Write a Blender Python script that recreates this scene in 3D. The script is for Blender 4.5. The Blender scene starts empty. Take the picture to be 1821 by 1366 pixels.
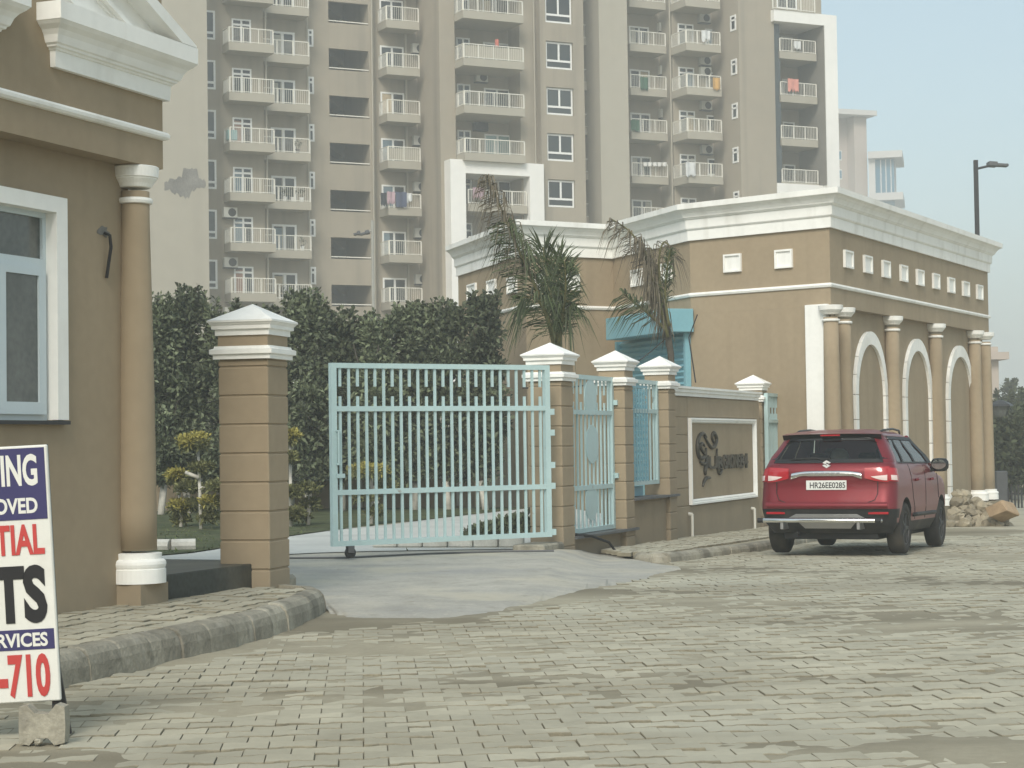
import bpy, math, random
from mathutils import Vector, Matrix
random.seed(7)
S = bpy.context.scene
COL = S.collection
R = math.radians
# ------------------------------------------------------------------ camera
F_PX, CX, CY, HOR = 3400.0, 910.5, 683.0, 789.0
CAM_H, ROLL = 1.42, -0.0145
PITCH = math.atan((HOR - CY) / F_PX)
cam_d = bpy.data.cameras.new('camera')
cam = bpy.data.objects.new('camera', cam_d)
COL.objects.link(cam)
cam_d.sensor_width = 36.0
cam_d.lens = F_PX / 1821.0 * 36.0
cam_d.clip_start, cam_d.clip_end = 0.1, 6000.0
CAM_M = (Matrix.Translation((0, 0, CAM_H)) @ Matrix.Rotation(R(90) + PITCH, 4, 'X')
         @ Matrix.Rotation(ROLL, 4, 'Z'))
cam.matrix_world = CAM_M
S.camera = cam
# ------------------------------------------------------------------ sky, sun, exposure
SUN_EL, SUN_AZ = R(40), R(192)          # azimuth clockwise from +Y: behind the camera, a little to the left
W = bpy.data.worlds.new('World'); S.world = W; W.use_nodes = True
nt = W.node_tree
sky = nt.nodes.new('ShaderNodeTexSky'); sky.sky_type = 'NISHITA'; sky.sun_disc = False
sky.sun_elevation, sky.sun_rotation = SUN_EL, SUN_AZ
sky.altitude, sky.air_density, sky.dust_density, sky.ozone_density = 200, 1.0, 3.0, 1.0
bg = nt.nodes['Background']; bg.inputs['Strength'].default_value = 0.15
warm = nt.nodes.new('ShaderNodeMix'); warm.data_type = 'RGBA'; warm.blend_type = 'MULTIPLY'; warm.inputs['Factor'].default_value = 1.0
warm.inputs['B'].default_value = (1.0, 0.97, 0.86, 1)          # dusty air takes the blue out of the sky
nt.links.new(sky.outputs['Color'], warm.inputs['A']); 
veil = nt.nodes.new('ShaderNodeMix'); veil.data_type = 'RGBA'; veil.inputs['Factor'].default_value = 0.6     # high thin haze evens the sky out
tcn = nt.nodes.new('ShaderNodeTexCoord'); hn = nt.nodes.new('ShaderNodeTexNoise'); hn.inputs['Scale'].default_value = 5.0; hn.inputs['Detail'].default_value = 5.0
hr_ = nt.nodes.new('ShaderNodeMix'); hr_.data_type = 'RGBA'; hr_.inputs['A'].default_value = (1.66, 2.14, 2.30, 1); hr_.inputs['B'].default_value = (2.02, 2.50, 2.60, 1)
nt.links.new(tcn.outputs['Generated'], hn.inputs['Vector']); nt.links.new(hn.outputs['Fac'], hr_.inputs['Factor']); nt.links.new(hr_.outputs['Result'], veil.inputs['B'])
nt.links.new(warm.outputs['Result'], veil.inputs['A']); nt.links.new(veil.outputs['Result'], bg.inputs['Color'])
sun_d = bpy.data.lights.new('sun', 'SUN'); sun = bpy.data.objects.new('sun', sun_d); COL.objects.link(sun)
sun_d.energy, sun_d.angle, sun_d.color = 1.4, R(22), (1.0, 0.965, 0.90)
sd = Vector((math.sin(SUN_AZ) * math.cos(SUN_EL), math.cos(SUN_AZ) * math.cos(SUN_EL), math.sin(SUN_EL)))
sun.rotation_euler = sd.to_track_quat('Z', 'Y').to_euler()
S.view_settings.view_transform = 'Standard'; S.view_settings.look = 'None'
S.view_settings.exposure, S.view_settings.gamma = 0.85, 1.0
S.view_settings.use_curve_mapping = False
S.render.engine = 'CYCLES'
S.cycles.use_denoising = True
S.cycles.max_bounces, S.cycles.diffuse_bounces, S.cycles.glossy_bounces = 8, 3, 3
S.cycles.transmission_bounces, S.cycles.transparent_max_bounces, S.cycles.volume_bounces = 6, 12, 2

# ------------------------------------------------------------------ finding places
def ray(px, py):
    d = CAM_M.to_3x3() @ Vector(((px - CX) / F_PX, -(py - CY) / F_PX, -1.0))
    return d / d.y
def at(px, py, Y):
    return Vector((0, 0, CAM_H)) + ray(px, py) * Y
def at_z(px, py, z):
    d = ray(px, py)
    return Vector((0, 0, CAM_H)) + d * ((z - CAM_H) / d.z)
def g(Y):                                # the road falls gently away beyond the gate
    return -0.016 * min(max(0.0, Y - 18.0), 28.0)
def at_g(px, py, dz=0.0):
    z = 0.0
    for _ in range(30):
        p = at_z(px, py, z + dz); z = 0.5 * z + 0.5 * g(p.y)
    return at_z(px, py, z + dz)

class Frame:                             # local x runs along a facade, local y into it
    def __init__(s, origin, ang):
        s.o = Vector((origin[0], origin[1], 0)); s.a = ang
        s.M = Matrix.Translation(s.o) @ Matrix.Rotation(ang, 4, 'Z')
        s.I = s.M.inverted()
    def hit(s, px, py, y=0.0):           # where the view of a pixel meets the plane local y
        c = s.I @ Vector((0, 0, CAM_H)); d = s.I.to_3x3() @ ray(px, py)
        t = (y - c.y) / d.y
        p = c + d * t
        return p.x, p.z
    def hitx(s, px, py, x=0.0):
        c = s.I @ Vector((0, 0, CAM_H)); d = s.I.to_3x3() @ ray(px, py)
        p = c + d * ((x - c.x) / d.x)
        return p.y, p.z
    def w(s, x, y, z=0.0):
        return s.M @ Vector((x, y, z))

# ------------------------------------------------------------------ mesh building
class MB:
    def __init__(s, M=None):
        s.v, s.f, s.m, s.sm, s.tone = [], [], [], [], []
        s.M = M or Matrix.Identity(4); s.mi = 0; s.smooth = False; s.t = 0.5
    def add(s, vs, fs):
        o = len(s.v)
        s.v += [tuple(s.M @ Vector(p)) for p in vs]
        for f in fs:
            s.f.append([i + o for i in f]); s.m.append(s.mi); s.sm.append(s.smooth); s.tone.append(s.t)
    def box(s, x0, x1, y0, y1, z0, z1):
        if x0 > x1: x0, x1 = x1, x0
        if y0 > y1: y0, y1 = y1, y0
        if z0 > z1: z0, z1 = z1, z0
        s.add([(x0,y0,z0),(x1,y0,z0),(x1,y1,z0),(x0,y1,z0),(x0,y0,z1),(x1,y0,z1),(x1,y1,z1),(x0,y1,z1)],
              [(0,3,2,1),(4,5,6,7),(0,1,5,4),(1,2,6,5),(2,3,7,6),(3,0,4,7)])
    def bbox(s, x0, x1, y0, y1, z0, z1, b=0.006):          # box with chamfered edges
        pts = []; idx = {}
        X, Y, Z = (x0, x1), (y0, y1), (z0, z1)
        for i in (0,1):
            for j in (0,1):
                for k in (0,1):
                    sx, sy, sz = (1,-1)[i]*b, (1,-1)[j]*b, (1,-1)[k]*b
                    for ax in range(3):
                        p = [X[i]+sx, Y[j]+sy, Z[k]+sz]; p[ax] = (X[i], Y[j], Z[k])[ax]
                        idx[(i,j,k,ax)] = len(pts); pts.append(tuple(p))
        fs = []
        def q(c, ax): return idx[c + (ax,)]
        for ax in range(3):
            for sgn in (0,1):
                o = [a for a in range(3) if a != ax]
                ring = []
                for u, v in ((0,0),(1,0),(1,1),(0,1)):
                    c = [0,0,0]; c[ax] = sgn; c[o[0]] = u; c[o[1]] = v; ring.append(q(tuple(c), ax))
                fs.append(ring)
        for ax in range(3):                                 # edges along ax
            o = [a for a in range(3) if a != ax]
            for u in (0,1):
                for v in (0,1):
                    c0 = [0,0,0]; c1 = [0,0,0]; c1[ax] = 1
                    for c in (c0, c1): c[o[0]] = u; c[o[1]] = v
                    fs.append([q(tuple(c0),o[0]), q(tuple(c1),o[0]), q(tuple(c1),o[1]), q(tuple(c0),o[1])])
        for i in (0,1):
            for j in (0,1):
                for k in (0,1): fs.append([q((i,j,k),0), q((i,j,k),1), q((i,j,k),2)])
        cx = Vector(((x0+x1)/2, (y0+y1)/2, (z0+z1)/2)); out = []
        for f in fs:                                        # turn every face outwards
            P = [Vector(pts[i]) for i in f]; n = (P[1]-P[0]).cross(P[2]-P[0]); c = sum(P, Vector())/len(P)
            out.append(f if n.dot(c-cx) > 0 else f[::-1])
        s.add(pts, out)
    def prism(s, poly, z0, z1):                             # polygon in local xy, counter-clockwise
        n = len(poly)
        s.add([(x,y,z0) for x,y in poly] + [(x,y,z1) for x,y in poly],
              [list(range(n))[::-1], list(range(n, 2*n))] + [(i,(i+1)%n,n+(i+1)%n,n+i) for i in range(n)])
    def xzprism(s, poly, y0, y1):                           # polygon in local xz, extruded along y
        n = len(poly)
        s.add([(x,y0,z) for x,z in poly] + [(x,y1,z) for x,z in poly],
              [list(range(n)), list(range(n, 2*n))[::-1]] + [(i,n+i,n+(i+1)%n,(i+1)%n) for i in range(n)])
    def tube(s, path, r, seg=8, cap=True):
        P = [Vector(p) for p in path]; rs = r if isinstance(r, (list, tuple)) else [r]*len(P)
        vs, fs = [], []; prev = None
        for i, p in enumerate(P):
            t = (P[min(i+1,len(P)-1)] - P[max(i-1,0)]).normalized()
            if prev is None:
                a = Vector((0,0,1)) if abs(t.z) < 0.9 else Vector((1,0,0)); u = t.cross(a).normalized()
            else:
                u = prev - t*prev.dot(t)
                u = u.normalized() if u.length > 1e-6 else t.orthogonal().normalized()
            prev = u; w = t.cross(u)
            for k in range(seg):
                a = 2*math.pi*k/seg; vs.append(tuple(p + (u*math.cos(a) + w*math.sin(a))*rs[i]))
        for i in range(len(P)-1):
            for k in range(seg):
                a, b = i*seg+k, i*seg+(k+1)%seg; fs.append((a,b,b+seg,a+seg))
        if cap:
            fs.append(list(range(seg))[::-1]); o = (len(P)-1)*seg; fs.append([o+k for k in range(seg)])
        s.add(vs, fs)
    def lathe(s, prof, c=(0,0), seg=24):                    # prof = (radius, z)
        vs, fs = [], []; n = len(prof)
        for r, z in prof:
            for k in range(seg):
                a = 2*math.pi*k/seg; vs.append((c[0]+r*math.cos(a), c[1]+r*math.sin(a), z))
        for i in range(n-1):
            for k in range(seg):
                a, b = i*seg+k, i*seg+(k+1)%seg; fs.append((a,b,b+seg,a+seg))
        fs.append(list(range(seg))[::-1]); fs.append([(n-1)*seg+k for k in range(seg)])
        s.add(vs, fs)
    def sweep(s, path, prof, closed=False):
        # path: plan points; prof: (out, z), out to the right of the direction of travel; mitred corners
        n = len(path); P = [Vector(p) for p in path]; dirs = []
        for i in range(n):
            if closed: a, b = P[i], P[(i+1)%n]
            else: a, b = (P[i], P[i+1]) if i < n-1 else (P[i-1], P[i])
            dirs.append((b-a).normalized())
        vs, fs = [], []; m = len(prof)
        for i in range(n):
            d1 = dirs[i] if not closed and i == 0 else dirs[i-1]
            d2 = dirs[i]
            if not closed and i == n-1: d1 = d2
            n1, n2 = Vector((d1.y,-d1.x)), Vector((d2.y,-d2.x))
            mm = (n1+n2)/(1+n1.dot(n2))
            for o, z in prof: vs.append((P[i].x+mm.x*o, P[i].y+mm.y*o, z))
        for i in range(n if closed else n-1):
            for k in range(m-1):
                a, b = i*m+k, ((i+1)%n)*m+k; fs.append((a, b, b+1, a+1))
        if not closed:
            fs.append([k for k in range(m)]); fs.append([(n-1)*m+k for k in range(m)][::-1])
        s.add(vs, fs)
    def grid(s, fn, us, vs_, flip=False):
        nu, nv = len(us), len(vs_)
        pts = [tuple(fn(u, v)) for u in us for v in vs_]; fs = []
        for i in range(nu-1):
            for j in range(nv-1):
                q = (i*nv+j, (i+1)*nv+j, (i+1)*nv+j+1, i*nv+j+1); fs.append(q[::-1] if flip else q)
        s.add(pts, fs)
    def mesh(s, name, mats, origin=None):
        me = bpy.data.meshes.new(name)
        vs = s.v if origin is None else [(p[0]-origin[0], p[1]-origin[1], p[2]-origin[2]) for p in s.v]
        me.from_pydata(vs, [], s.f)
        for m in (mats if isinstance(mats, (list, tuple)) else [mats]): me.materials.append(m)
        me.polygons.foreach_set('material_index', s.m); me.polygons.foreach_set('use_smooth', s.sm)
        a = me.attributes.new('tone', 'FLOAT', 'FACE'); a.data.foreach_set('value', s.tone)
        me.update()
        return me

def base_matrix(o): return Matrix.LocRotScale(o.location, o.rotation_euler, o.scale)
def world_matrix(o):
    m = o.matrix_parent_inverse @ base_matrix(o) if o.parent else base_matrix(o)
    return world_matrix(o.parent) @ m if o.parent else m
def adopt(o, parent):
    o.parent = parent; o.matrix_parent_inverse = world_matrix(parent).inverted()
def obj(name, mb, mats, parent=None, kind=None):            # mb in world coordinates; the object's origin stays in its middle
    n = max(1, len(mb.v))
    c = [(min(p[i] for p in mb.v) + max(p[i] for p in mb.v))/2 for i in range(3)]
    o = bpy.data.objects.new(name, mb.mesh(name, mats, c)); COL.objects.link(o)
    o.location = c
    if parent is not None: adopt(o, parent)
    if kind: o['kind'] = kind
    return o
def tag(o, label, cat, group=None):
    o['label'], o['category'], o['kind'] = label, cat, 'thing'
    if group: o['group'] = group
    return o
def thing(name, label, cat, loc, rz=0.0, group=None):
    o = bpy.data.objects.new(name, None); COL.objects.link(o)
    o.empty_display_size = 0.2; o.location = loc; o.rotation_euler = (0, 0, rz)
    return tag(o, label, cat, group)
def dup(o, parent=None, dz=0.0, dv=None):                   # a copy of a part with copies of its sub-parts
    c = o.copy(); COL.objects.link(c)
    if parent is not None and c.parent is not parent: c.parent = parent
    c.matrix_parent_inverse = o.matrix_parent_inverse.copy()
    if dv is not None: c.location = Vector(o.location) + Vector(dv)
    elif dz: c.location.z += dz
    for ch in list(o.children):
        d = ch.copy(); COL.objects.link(d); mi = ch.matrix_parent_inverse.copy(); d.parent = c; d.matrix_parent_inverse = mi
    return c

def text_geo(body, size=1.0, extrude=0.004, offset=0.0):
    cu = bpy.data.curves.new('lettering', 'FONT'); cu.body = body; cu.size = size; cu.extrude = extrude; cu.offset = offset
    cu.resolution_u = 4
    o = bpy.data.objects.new('lettering', cu); COL.objects.link(o)
    dg = bpy.context.evaluated_depsgraph_get(); dg.update()
    me = bpy.data.meshes.new_from_object(o.evaluated_get(dg))
    vs = [tuple(v.co) for v in me.vertices]; fs = [list(p.vertices) for p in me.polygons]
    bpy.data.objects.remove(o); bpy.data.curves.remove(cu); bpy.data.meshes.remove(me)
    return vs, fs
def put_text(mb, body, fit, extrude=0.004, offset=0.03):
    # fit = (x0, x1, z0, z1) in the local xz plane at local y = 0, facing -y
    vs, fs = text_geo(body, 1.0, 0.02, offset)
    x0, x1 = min(v[0] for v in vs), max(v[0] for v in vs); y0, y1 = min(v[1] for v in vs), max(v[1] for v in vs)
    kx, kz = (fit[1]-fit[0])/(x1-x0), (fit[3]-fit[2])/(y1-y0)
    mb.add([(fit[0]+(v[0]-x0)*kx, -extrude*(v[2]/0.02) , fit[2]+(v[1]-y0)*kz) for v in vs], fs)

# ------------------------------------------------------------------ materials
def mat(name, col, rough=0.85, var=0.10, scale=1.2, bump=0.15, bscale=90.0, bdist=0.004, grime=None, metal=0.0, spec=0.3,
        tone=0.0, streak=None, splash=None, coat=0.0, rnd=0.0, stretch=None):
    m = bpy.data.materials.new(name); m.use_nodes = True; t = m.node_tree; N = t.nodes.new; L = t.links.new
    b = t.nodes['Principled BSDF']
    b.inputs['Roughness'].default_value = rough; b.inputs['Metallic'].default_value = metal
    b.inputs['Specular IOR Level'].default_value = spec; b.inputs['Coat Weight'].default_value = coat
    b.inputs['Coat Roughness'].default_value = 0.05
    geo = N('ShaderNodeNewGeometry'); pos = geo.outputs['Position']
    def noise(sc, detail=4.0, st=None):
        src = pos
        if st:
            mp = N('ShaderNodeMapping'); mp.inputs['Scale'].default_value = st; L(pos, mp.inputs['Vector']); src = mp.outputs['Vector']
        n = N('ShaderNodeTexNoise'); n.inputs['Scale'].default_value = sc; n.inputs['Detail'].default_value = detail
        L(src, n.inputs['Vector']); return n.outputs['Fac']
    def ramp(fac, a, b2, lo, hi):
        r = N('ShaderNodeMapRange'); r.inputs['From Min'].default_value = a; r.inputs['From Max'].default_value = b2
        r.inputs['To Min'].default_value = lo; r.inputs['To Max'].default_value = hi; L(fac, r.inputs['Value']); return r.outputs['Result']
    def mul(a, b2):
        x = N('ShaderNodeMath'); x.operation = 'MULTIPLY'; L(a, x.inputs[0])
        if isinstance(b2, float): x.inputs[1].default_value = b2
        else: L(b2, x.inputs[1])
        return x.outputs[0]
    fac = None
    if var:
        fac = ramp(noise(scale, 6.0, stretch), 0.3, 0.7, 1-var, 1+var)
        fac = mul(fac, ramp(noise(scale*14, 3.0, stretch), 0.3, 0.7, 1-var*0.5, 1+var*0.5))
    if tone:
        a = N('ShaderNodeAttribute'); a.attribute_name = 'tone'
        tt = ramp(a.outputs['Fac'], 0.0, 1.0, 1-tone, 1+tone); fac = mul(fac, tt) if fac else tt
    if rnd:
        oi = N('ShaderNodeObjectInfo'); tt = ramp(oi.outputs['Random'], 0.0, 1.0, 1-rnd, 1+rnd); fac = mul(fac, tt) if fac else tt
    colout = None
    if fac:
        mx = N('ShaderNodeMix'); mx.data_type = 'RGBA'; mx.blend_type = 'MULTIPLY'; mx.inputs['Factor'].default_value = 1.0
        mx.inputs['A'].default_value = (*col, 1)
        cb = N('ShaderNodeCombineColor'); [L(fac, cb.inputs[i]) for i in range(3)]; L(cb.outputs[0], mx.inputs['B'])
        colout = mx.outputs['Result']
    def over(colour, f):
        nonlocal colout
        mx = N('ShaderNodeMix'); mx.data_type = 'RGBA'; L(f, mx.inputs['Factor'])
        if colout is not None: L(colout, mx.inputs['A'])
        else: mx.inputs['A'].default_value = (*col, 1)
        mx.inputs['B'].default_value = (*colour, 1); colout = mx.outputs['Result']
    for gr in (grime or []):             # (colour, amount, scale, threshold low, high, stretch)
        over(gr[0], mul(ramp(noise(gr[2], 6.0, gr[5] if len(gr) > 5 else None), gr[3], gr[4], 0.0, 1.0), float(gr[1])))
    if streak:                           # (colour, amount, scale)
        over(streak[0], mul(ramp(noise(streak[2], 5.0, (1, 1, 0.06)), 0.52, 0.75, 0.0, 1.0), float(streak[1])))
    if splash:                           # mud thrown up on the foot of a wall: (colour, amount, z low, z high)
        sx = N('ShaderNodeSeparateXYZ'); L(pos, sx.inputs[0]); nz = N('ShaderNodeMath'); nz.operation = 'MULTIPLY_ADD'
        L(noise(2.5, 6.0), nz.inputs[0]); nz.inputs[1].default_value = -0.7; L(sx.outputs['Z'], nz.inputs[2])
        over(splash[0], mul(ramp(nz.outputs[0], splash[2]-.35, splash[3]-.35, 1.0, 0.0), float(splash[1])))
    if colout is not None: L(colout, b.inputs['Base Color'])
    else: b.inputs['Base Color'].default_value = (*col, 1)
    if bump:
        bp = N('ShaderNodeBump'); bp.inputs['Strength'].default_value = bump; bp.inputs['Distance'].default_value = bdist
        L(noise(bscale, 5.0), bp.inputs['Height']); L(bp.outputs['Normal'], b.inputs['Normal'])
    return m
def glass_mat(name, tint, gloss=0.1):
    m = bpy.data.materials.new(name); m.use_nodes = True; t = m.node_tree; N = t.nodes.new; L = t.links.new
    t.nodes.remove(t.nodes['Principled BSDF'])
    tr = N('ShaderNodeBsdfTransparent'); tr.inputs['Color'].default_value = (*tint, 1)
    gl = N('ShaderNodeBsdfGlossy'); gl.inputs['Roughness'].default_value = 0.03
    fr = N('ShaderNodeFresnel'); fr.inputs['IOR'].default_value = 1.5
    mx = N('ShaderNodeMixShader'); L(fr.outputs[0], mx.inputs['Fac']); L(tr.outputs[0], mx.inputs[1]); L(gl.outputs[0], mx.inputs[2])
    L(mx.outputs[0], t.nodes['Material Output'].inputs['Surface']); return m

DUST = (0.30, 0.26, 0.19)
M = {}
M['tan'] = mat('tan plaster', (0.335, 0.268, 0.182), 0.9, 0.07, 0.7, 0.35, 140, 0.003, grime=[(DUST, 0.25, 0.9, 0.55, 0.8)], streak=((0.20, 0.165, 0.11), 0.34, 2.2), splash=((0.24, 0.21, 0.155), 0.6, 0.0, 0.55))
M['white'] = mat('white painted plaster', (0.86, 0.86, 0.82), 0.75, 0.04, 0.9, 0.2, 60, 0.003, grime=[((0.45, 0.42, 0.34), 0.35, 1.4, 0.55, 0.8)], streak=((0.42, 0.40, 0.34), 0.30, 3.0))
M['tower'] = mat('beige tower render', (0.33, 0.293, 0.230), 0.92, 0.06, 0.10, 0.15, 20, 0.01, grime=[((0.24, 0.22, 0.18), 0.35, 0.22, 0.52, 0.75)], streak=((0.17, 0.155, 0.13), 0.6, 0.8))
M['tower_pale'] = mat('pale tower render', (0.375, 0.352, 0.290), 0.92, 0.05, 0.10, 0.15, 20, 0.01, streak=((0.27, 0.25, 0.21), 0.35, 0.7))
M['tower_white'] = mat('white tower render', (0.80, 0.80, 0.77), 0.85, 0.04, 0.15, 0.1, 20, 0.01, streak=((0.50, 0.50, 0.46), 0.35, 0.7))
M['cement'] = mat('bare cement patch', (0.19, 0.185, 0.17), 0.95, 0.25, 0.9, 0.6, 4, 0.05)
M['rail'] = mat('cream railing paint', (0.72, 0.71, 0.64), 0.6, 0.0, bump=0)
M['frame'] = mat('white window frame', (0.78, 0.79, 0.77), 0.5, 0.0, bump=0)
M['pane'] = mat('dark window glass', (0.028, 0.036, 0.038), 0.06, 0.0, bump=0, spec=0.6, rnd=0.6)
M['pane_gate'] = mat('glass toned for reflections', (0.085, 0.092, 0.085), 0.05, 0.35, 1.5, bump=0, spec=0.7)  # mottled grey base colour stands in for reflections in the gatehouse panes
M['pane_blue'] = mat('teal window glass', (0.20, 0.33, 0.33), 0.10, 0.0, bump=0, spec=0.6, rnd=0.3)
M['curtain'] = mat('curtain cloth', (0.38, 0.38, 0.33), 0.9, 0.1, 3, bump=0, rnd=0.4)
M['void'] = mat('dark plaster with stairwell shade', (0.20, 0.19, 0.165), 0.95, 0.1, 0.5, 0.1, 20)  # darker tower render, stairwell shade put into its colour; also the brown side panel
M['aircon'] = mat('air conditioner casing', (0.60, 0.60, 0.55), 0.6, 0.0, bump=0, rnd=0.25)
M['black'] = mat('black plastic', (0.018, 0.019, 0.020), 0.55, 0.0, bump=0)
M['darkmetal'] = mat('dark painted metal', (0.035, 0.036, 0.038), 0.45, 0.1, 6, bump=0)
M['blue'] = mat('pale blue gate enamel', (0.44, 0.585, 0.585), 0.42, 0.05, 2.5, 0.05, 40, 0.001, spec=0.45, grime=[((0.33, 0.40, 0.38), 0.4, 5.0, 0.56, 0.8), ((0.24, 0.15, 0.09), 0.7, 7.0, 0.68, 0.76)])
M['skyblue'] = mat('sky blue shutter enamel', (0.20, 0.41, 0.48), 0.45, 0.06, 1.5, 0.05, 40, 0.001, spec=0.4, grime=[((0.30, 0.38, 0.38), 0.35, 3.0, 0.55, 0.8)])
M['alu'] = mat('powder coated window bar', (0.55, 0.63, 0.66), 0.4, 0.03, 3, bump=0)
M['granite'] = mat('dark green granite', (0.028, 0.036, 0.034), 0.35, 0.35, 25, 0.05, 80, 0.001, grime=[(DUST, 0.35, 1.5, 0.45, 0.75)])
M['kerb'] = mat('weathered kerb concrete', (0.31, 0.292, 0.235), 0.95, 0.22, 3.5, 0.9, 28, 0.012, tone=0.16, grime=[((0.11, 0.105, 0.085), 0.65, 2.6, 0.50, 0.72, (1, 1, 0.35)), ((0.10, 0.095, 0.075), 0.5, 9, 0.52, 0.75), ((0.48, 0.46, 0.40), 0.5, 5, 0.6, 0.8)])
M['kerb_white'] = mat('whitewashed kerb concrete', (0.55, 0.54, 0.49), 0.9, 0.15, 3, 0.4, 35, 0.006, grime=[((0.25, 0.24, 0.20), 0.5, 4, 0.5, 0.75)])
M['paver'] = mat('concrete pavers', (0.405, 0.38, 0.293), 0.93, 0.10, 1.2, 0.5, 160, 0.003, tone=0.13,
                 grime=[((0.42, 0.405, 0.325), 0.75, 0.30, 0.48, 0.66), ((0.25, 0.225, 0.165), 0.6, 0.42, 0.52, 0.64, (0.25, 1.0, 1)), ((0.24, 0.22, 0.165), 0.55, 2.6, 0.55, 0.8)])
M['bed'] = mat('dark joint soil', (0.225, 0.205, 0.15), 0.98, 0.2, 3, 0.5, 60, 0.006)
M['sand'] = mat('sandy joint fill', (0.33, 0.302, 0.225), 0.98, 0.12, 1.2, 0.6, 70, 0.006, grime=[((0.17, 0.15, 0.105), 0.9, 0.42, 0.47, 0.60, (0.25, 1.0, 1)), ((0.22, 0.20, 0.145), 0.6, 1.3, 0.52, 0.7)])
M['apron'] = mat('worn driveway concrete', (0.40, 0.385, 0.335), 0.92, 0.15, 1.8, 1.0, 30, 0.012,
                 grime=[((0.29, 0.29, 0.28), 0.7, 0.7, 0.46, 0.70, (0.45, 1.1, 1)), ((0.26, 0.258, 0.25), 0.30, 2.2, 0.55, 0.7, (0.12, 1.6, 1)), ((0.46, 0.43, 0.34), 0.75, 0.9, 0.5, 0.66), ((0.25, 0.235, 0.19), 0.6, 7, 0.56, 0.72), ((0.50, 0.48, 0.42), 0.5, 14, 0.58, 0.7)])
M['drive'] = mat('pale driveway concrete', (0.50, 0.51, 0.48), 0.9, 0.06, 1.0, 0.2, 40, 0.004, grime=[((0.38, 0.39, 0.37), 0.5, 0.8, 0.5, 0.7, (0.3, 1, 1))])
M['soil'] = mat('dry ground', (0.27, 0.235, 0.165), 0.98, 0.2, 0.3, 0.4, 5, 0.03)
M['lawn'] = mat('lawn turf', (0.058, 0.072, 0.030), 0.95, 0.35, 3.0, 0.6, 40, 0.02, grime=[((0.16, 0.14, 0.07), 0.5, 2.0, 0.5, 0.7)])
M['grass'] = mat('grass blades', (0.075, 0.095, 0.035), 0.8, 0.2, 4, bump=0, tone=0.35)
M['leaf'] = mat('dark hedge leaf', (0.105, 0.125, 0.072), 0.62, 0.25, 1.2, bump=0, tone=0.7, spec=0.35, rnd=0.28)
M['leaf_far'] = mat('dull tree leaf', (0.055, 0.066, 0.034), 0.75, 0.2, 1.0, bump=0, tone=0.5)
M['gold'] = mat('yellow green clipped foliage', (0.30, 0.27, 0.075), 0.75, 0.25, 6, bump=0, tone=0.5)
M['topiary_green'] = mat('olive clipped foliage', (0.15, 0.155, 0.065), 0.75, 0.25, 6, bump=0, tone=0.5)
M['bark'] = mat('grey bark', (0.075, 0.068, 0.055), 0.95, 0.25, 9, 0.6, 40, 0.01)
M['limewash'] = mat('limewashed bark', (0.52, 0.50, 0.44), 0.9, 0.2, 9, 0.4, 40, 0.006)
M['frond'] = mat('green palm leaflet', (0.050, 0.068, 0.026), 0.6, 0.2, 6, bump=0, tone=0.55, spec=0.4)
M['frond_dry'] = mat('withered palm leaflet', (0.135, 0.118, 0.086), 0.85, 0.25, 6, bump=0, tone=0.5)
M['frond_rib'] = mat('palm rib', (0.13, 0.125, 0.055), 0.6, 0.2, 6, bump=0)
M['rock'] = mat('broken masonry', (0.30, 0.265, 0.195), 0.95, 0.2, 5, 0.6, 40, 0.01, tone=0.25, rnd=0.2)
M['rock_orange'] = mat('orange sandstone', (0.34, 0.25, 0.16), 0.95, 0.2, 5, 0.6, 40, 0.01)
M['board'] = mat('white flex board', (0.70, 0.70, 0.65), 0.55, 0.03, 3, 0.1, 20, 0.002, grime=[((0.45, 0.42, 0.35), 0.35, 4, 0.55, 0.8)])
M['navy'] = mat('navy print', (0.045, 0.042, 0.125), 0.5, 0.04, 4, bump=0)
M['red_print'] = mat('red print', (0.50, 0.060, 0.055), 0.5, 0.04, 4, bump=0)
M['black_print'] = mat('black print', (0.020, 0.020, 0.022), 0.5, 0.04, 4, bump=0)
M['white_print'] = mat('white print', (0.70, 0.70, 0.65), 0.5, 0.03, 4, bump=0)
M['bronze'] = mat('tarnished metal letters', (0.060, 0.055, 0.042), 0.5, 0.3, 12, bump=0, metal=0.3)
M['lamp_grey'] = mat('grey lamp casting', (0.10, 0.105, 0.11), 0.5, 0.1, 6, bump=0)
M['pole_pale'] = mat('galvanised pole', (0.33, 0.33, 0.30), 0.6, 0.1, 3, bump=0)
M['pipe'] = mat('off white pipe', (0.66, 0.65, 0.58), 0.5, 0.05, 6, bump=0)
M['far'] = mat('distant plaster', (0.43, 0.37, 0.32), 0.9, 0.05, 0.1, bump=0)
M['far_white'] = mat('distant white slab', (0.55, 0.54, 0.52), 0.9, 0.03, 0.1, bump=0)
M['far_glass'] = mat('distant blue glass', (0.05, 0.17, 0.26), 0.2, 0.05, 0.2, bump=0)
# ================================================================== ground, road, pavements
def structure(name, mb, mats):
    return obj(name, mb, mats, kind='structure')
mb = MB(); ys = [-60, 0, 18, 22, 26, 30, 34, 38, 42, 46, 80, 200, 600, 1600]
mb.grid(lambda u, v: (u, v, g(v) - 0.06), [-1500, -400, -60, 60, 400, 1500], ys)
structure('ground', mb, M['soil'])
STREET = R(68.5)
pil1 = at(985, 790, 24.5)
ST = Frame((pil1.x, pil1.y), STREET)          # x along the street front, y into the compound
# the sky is the world's; far haze is built at the end

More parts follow.
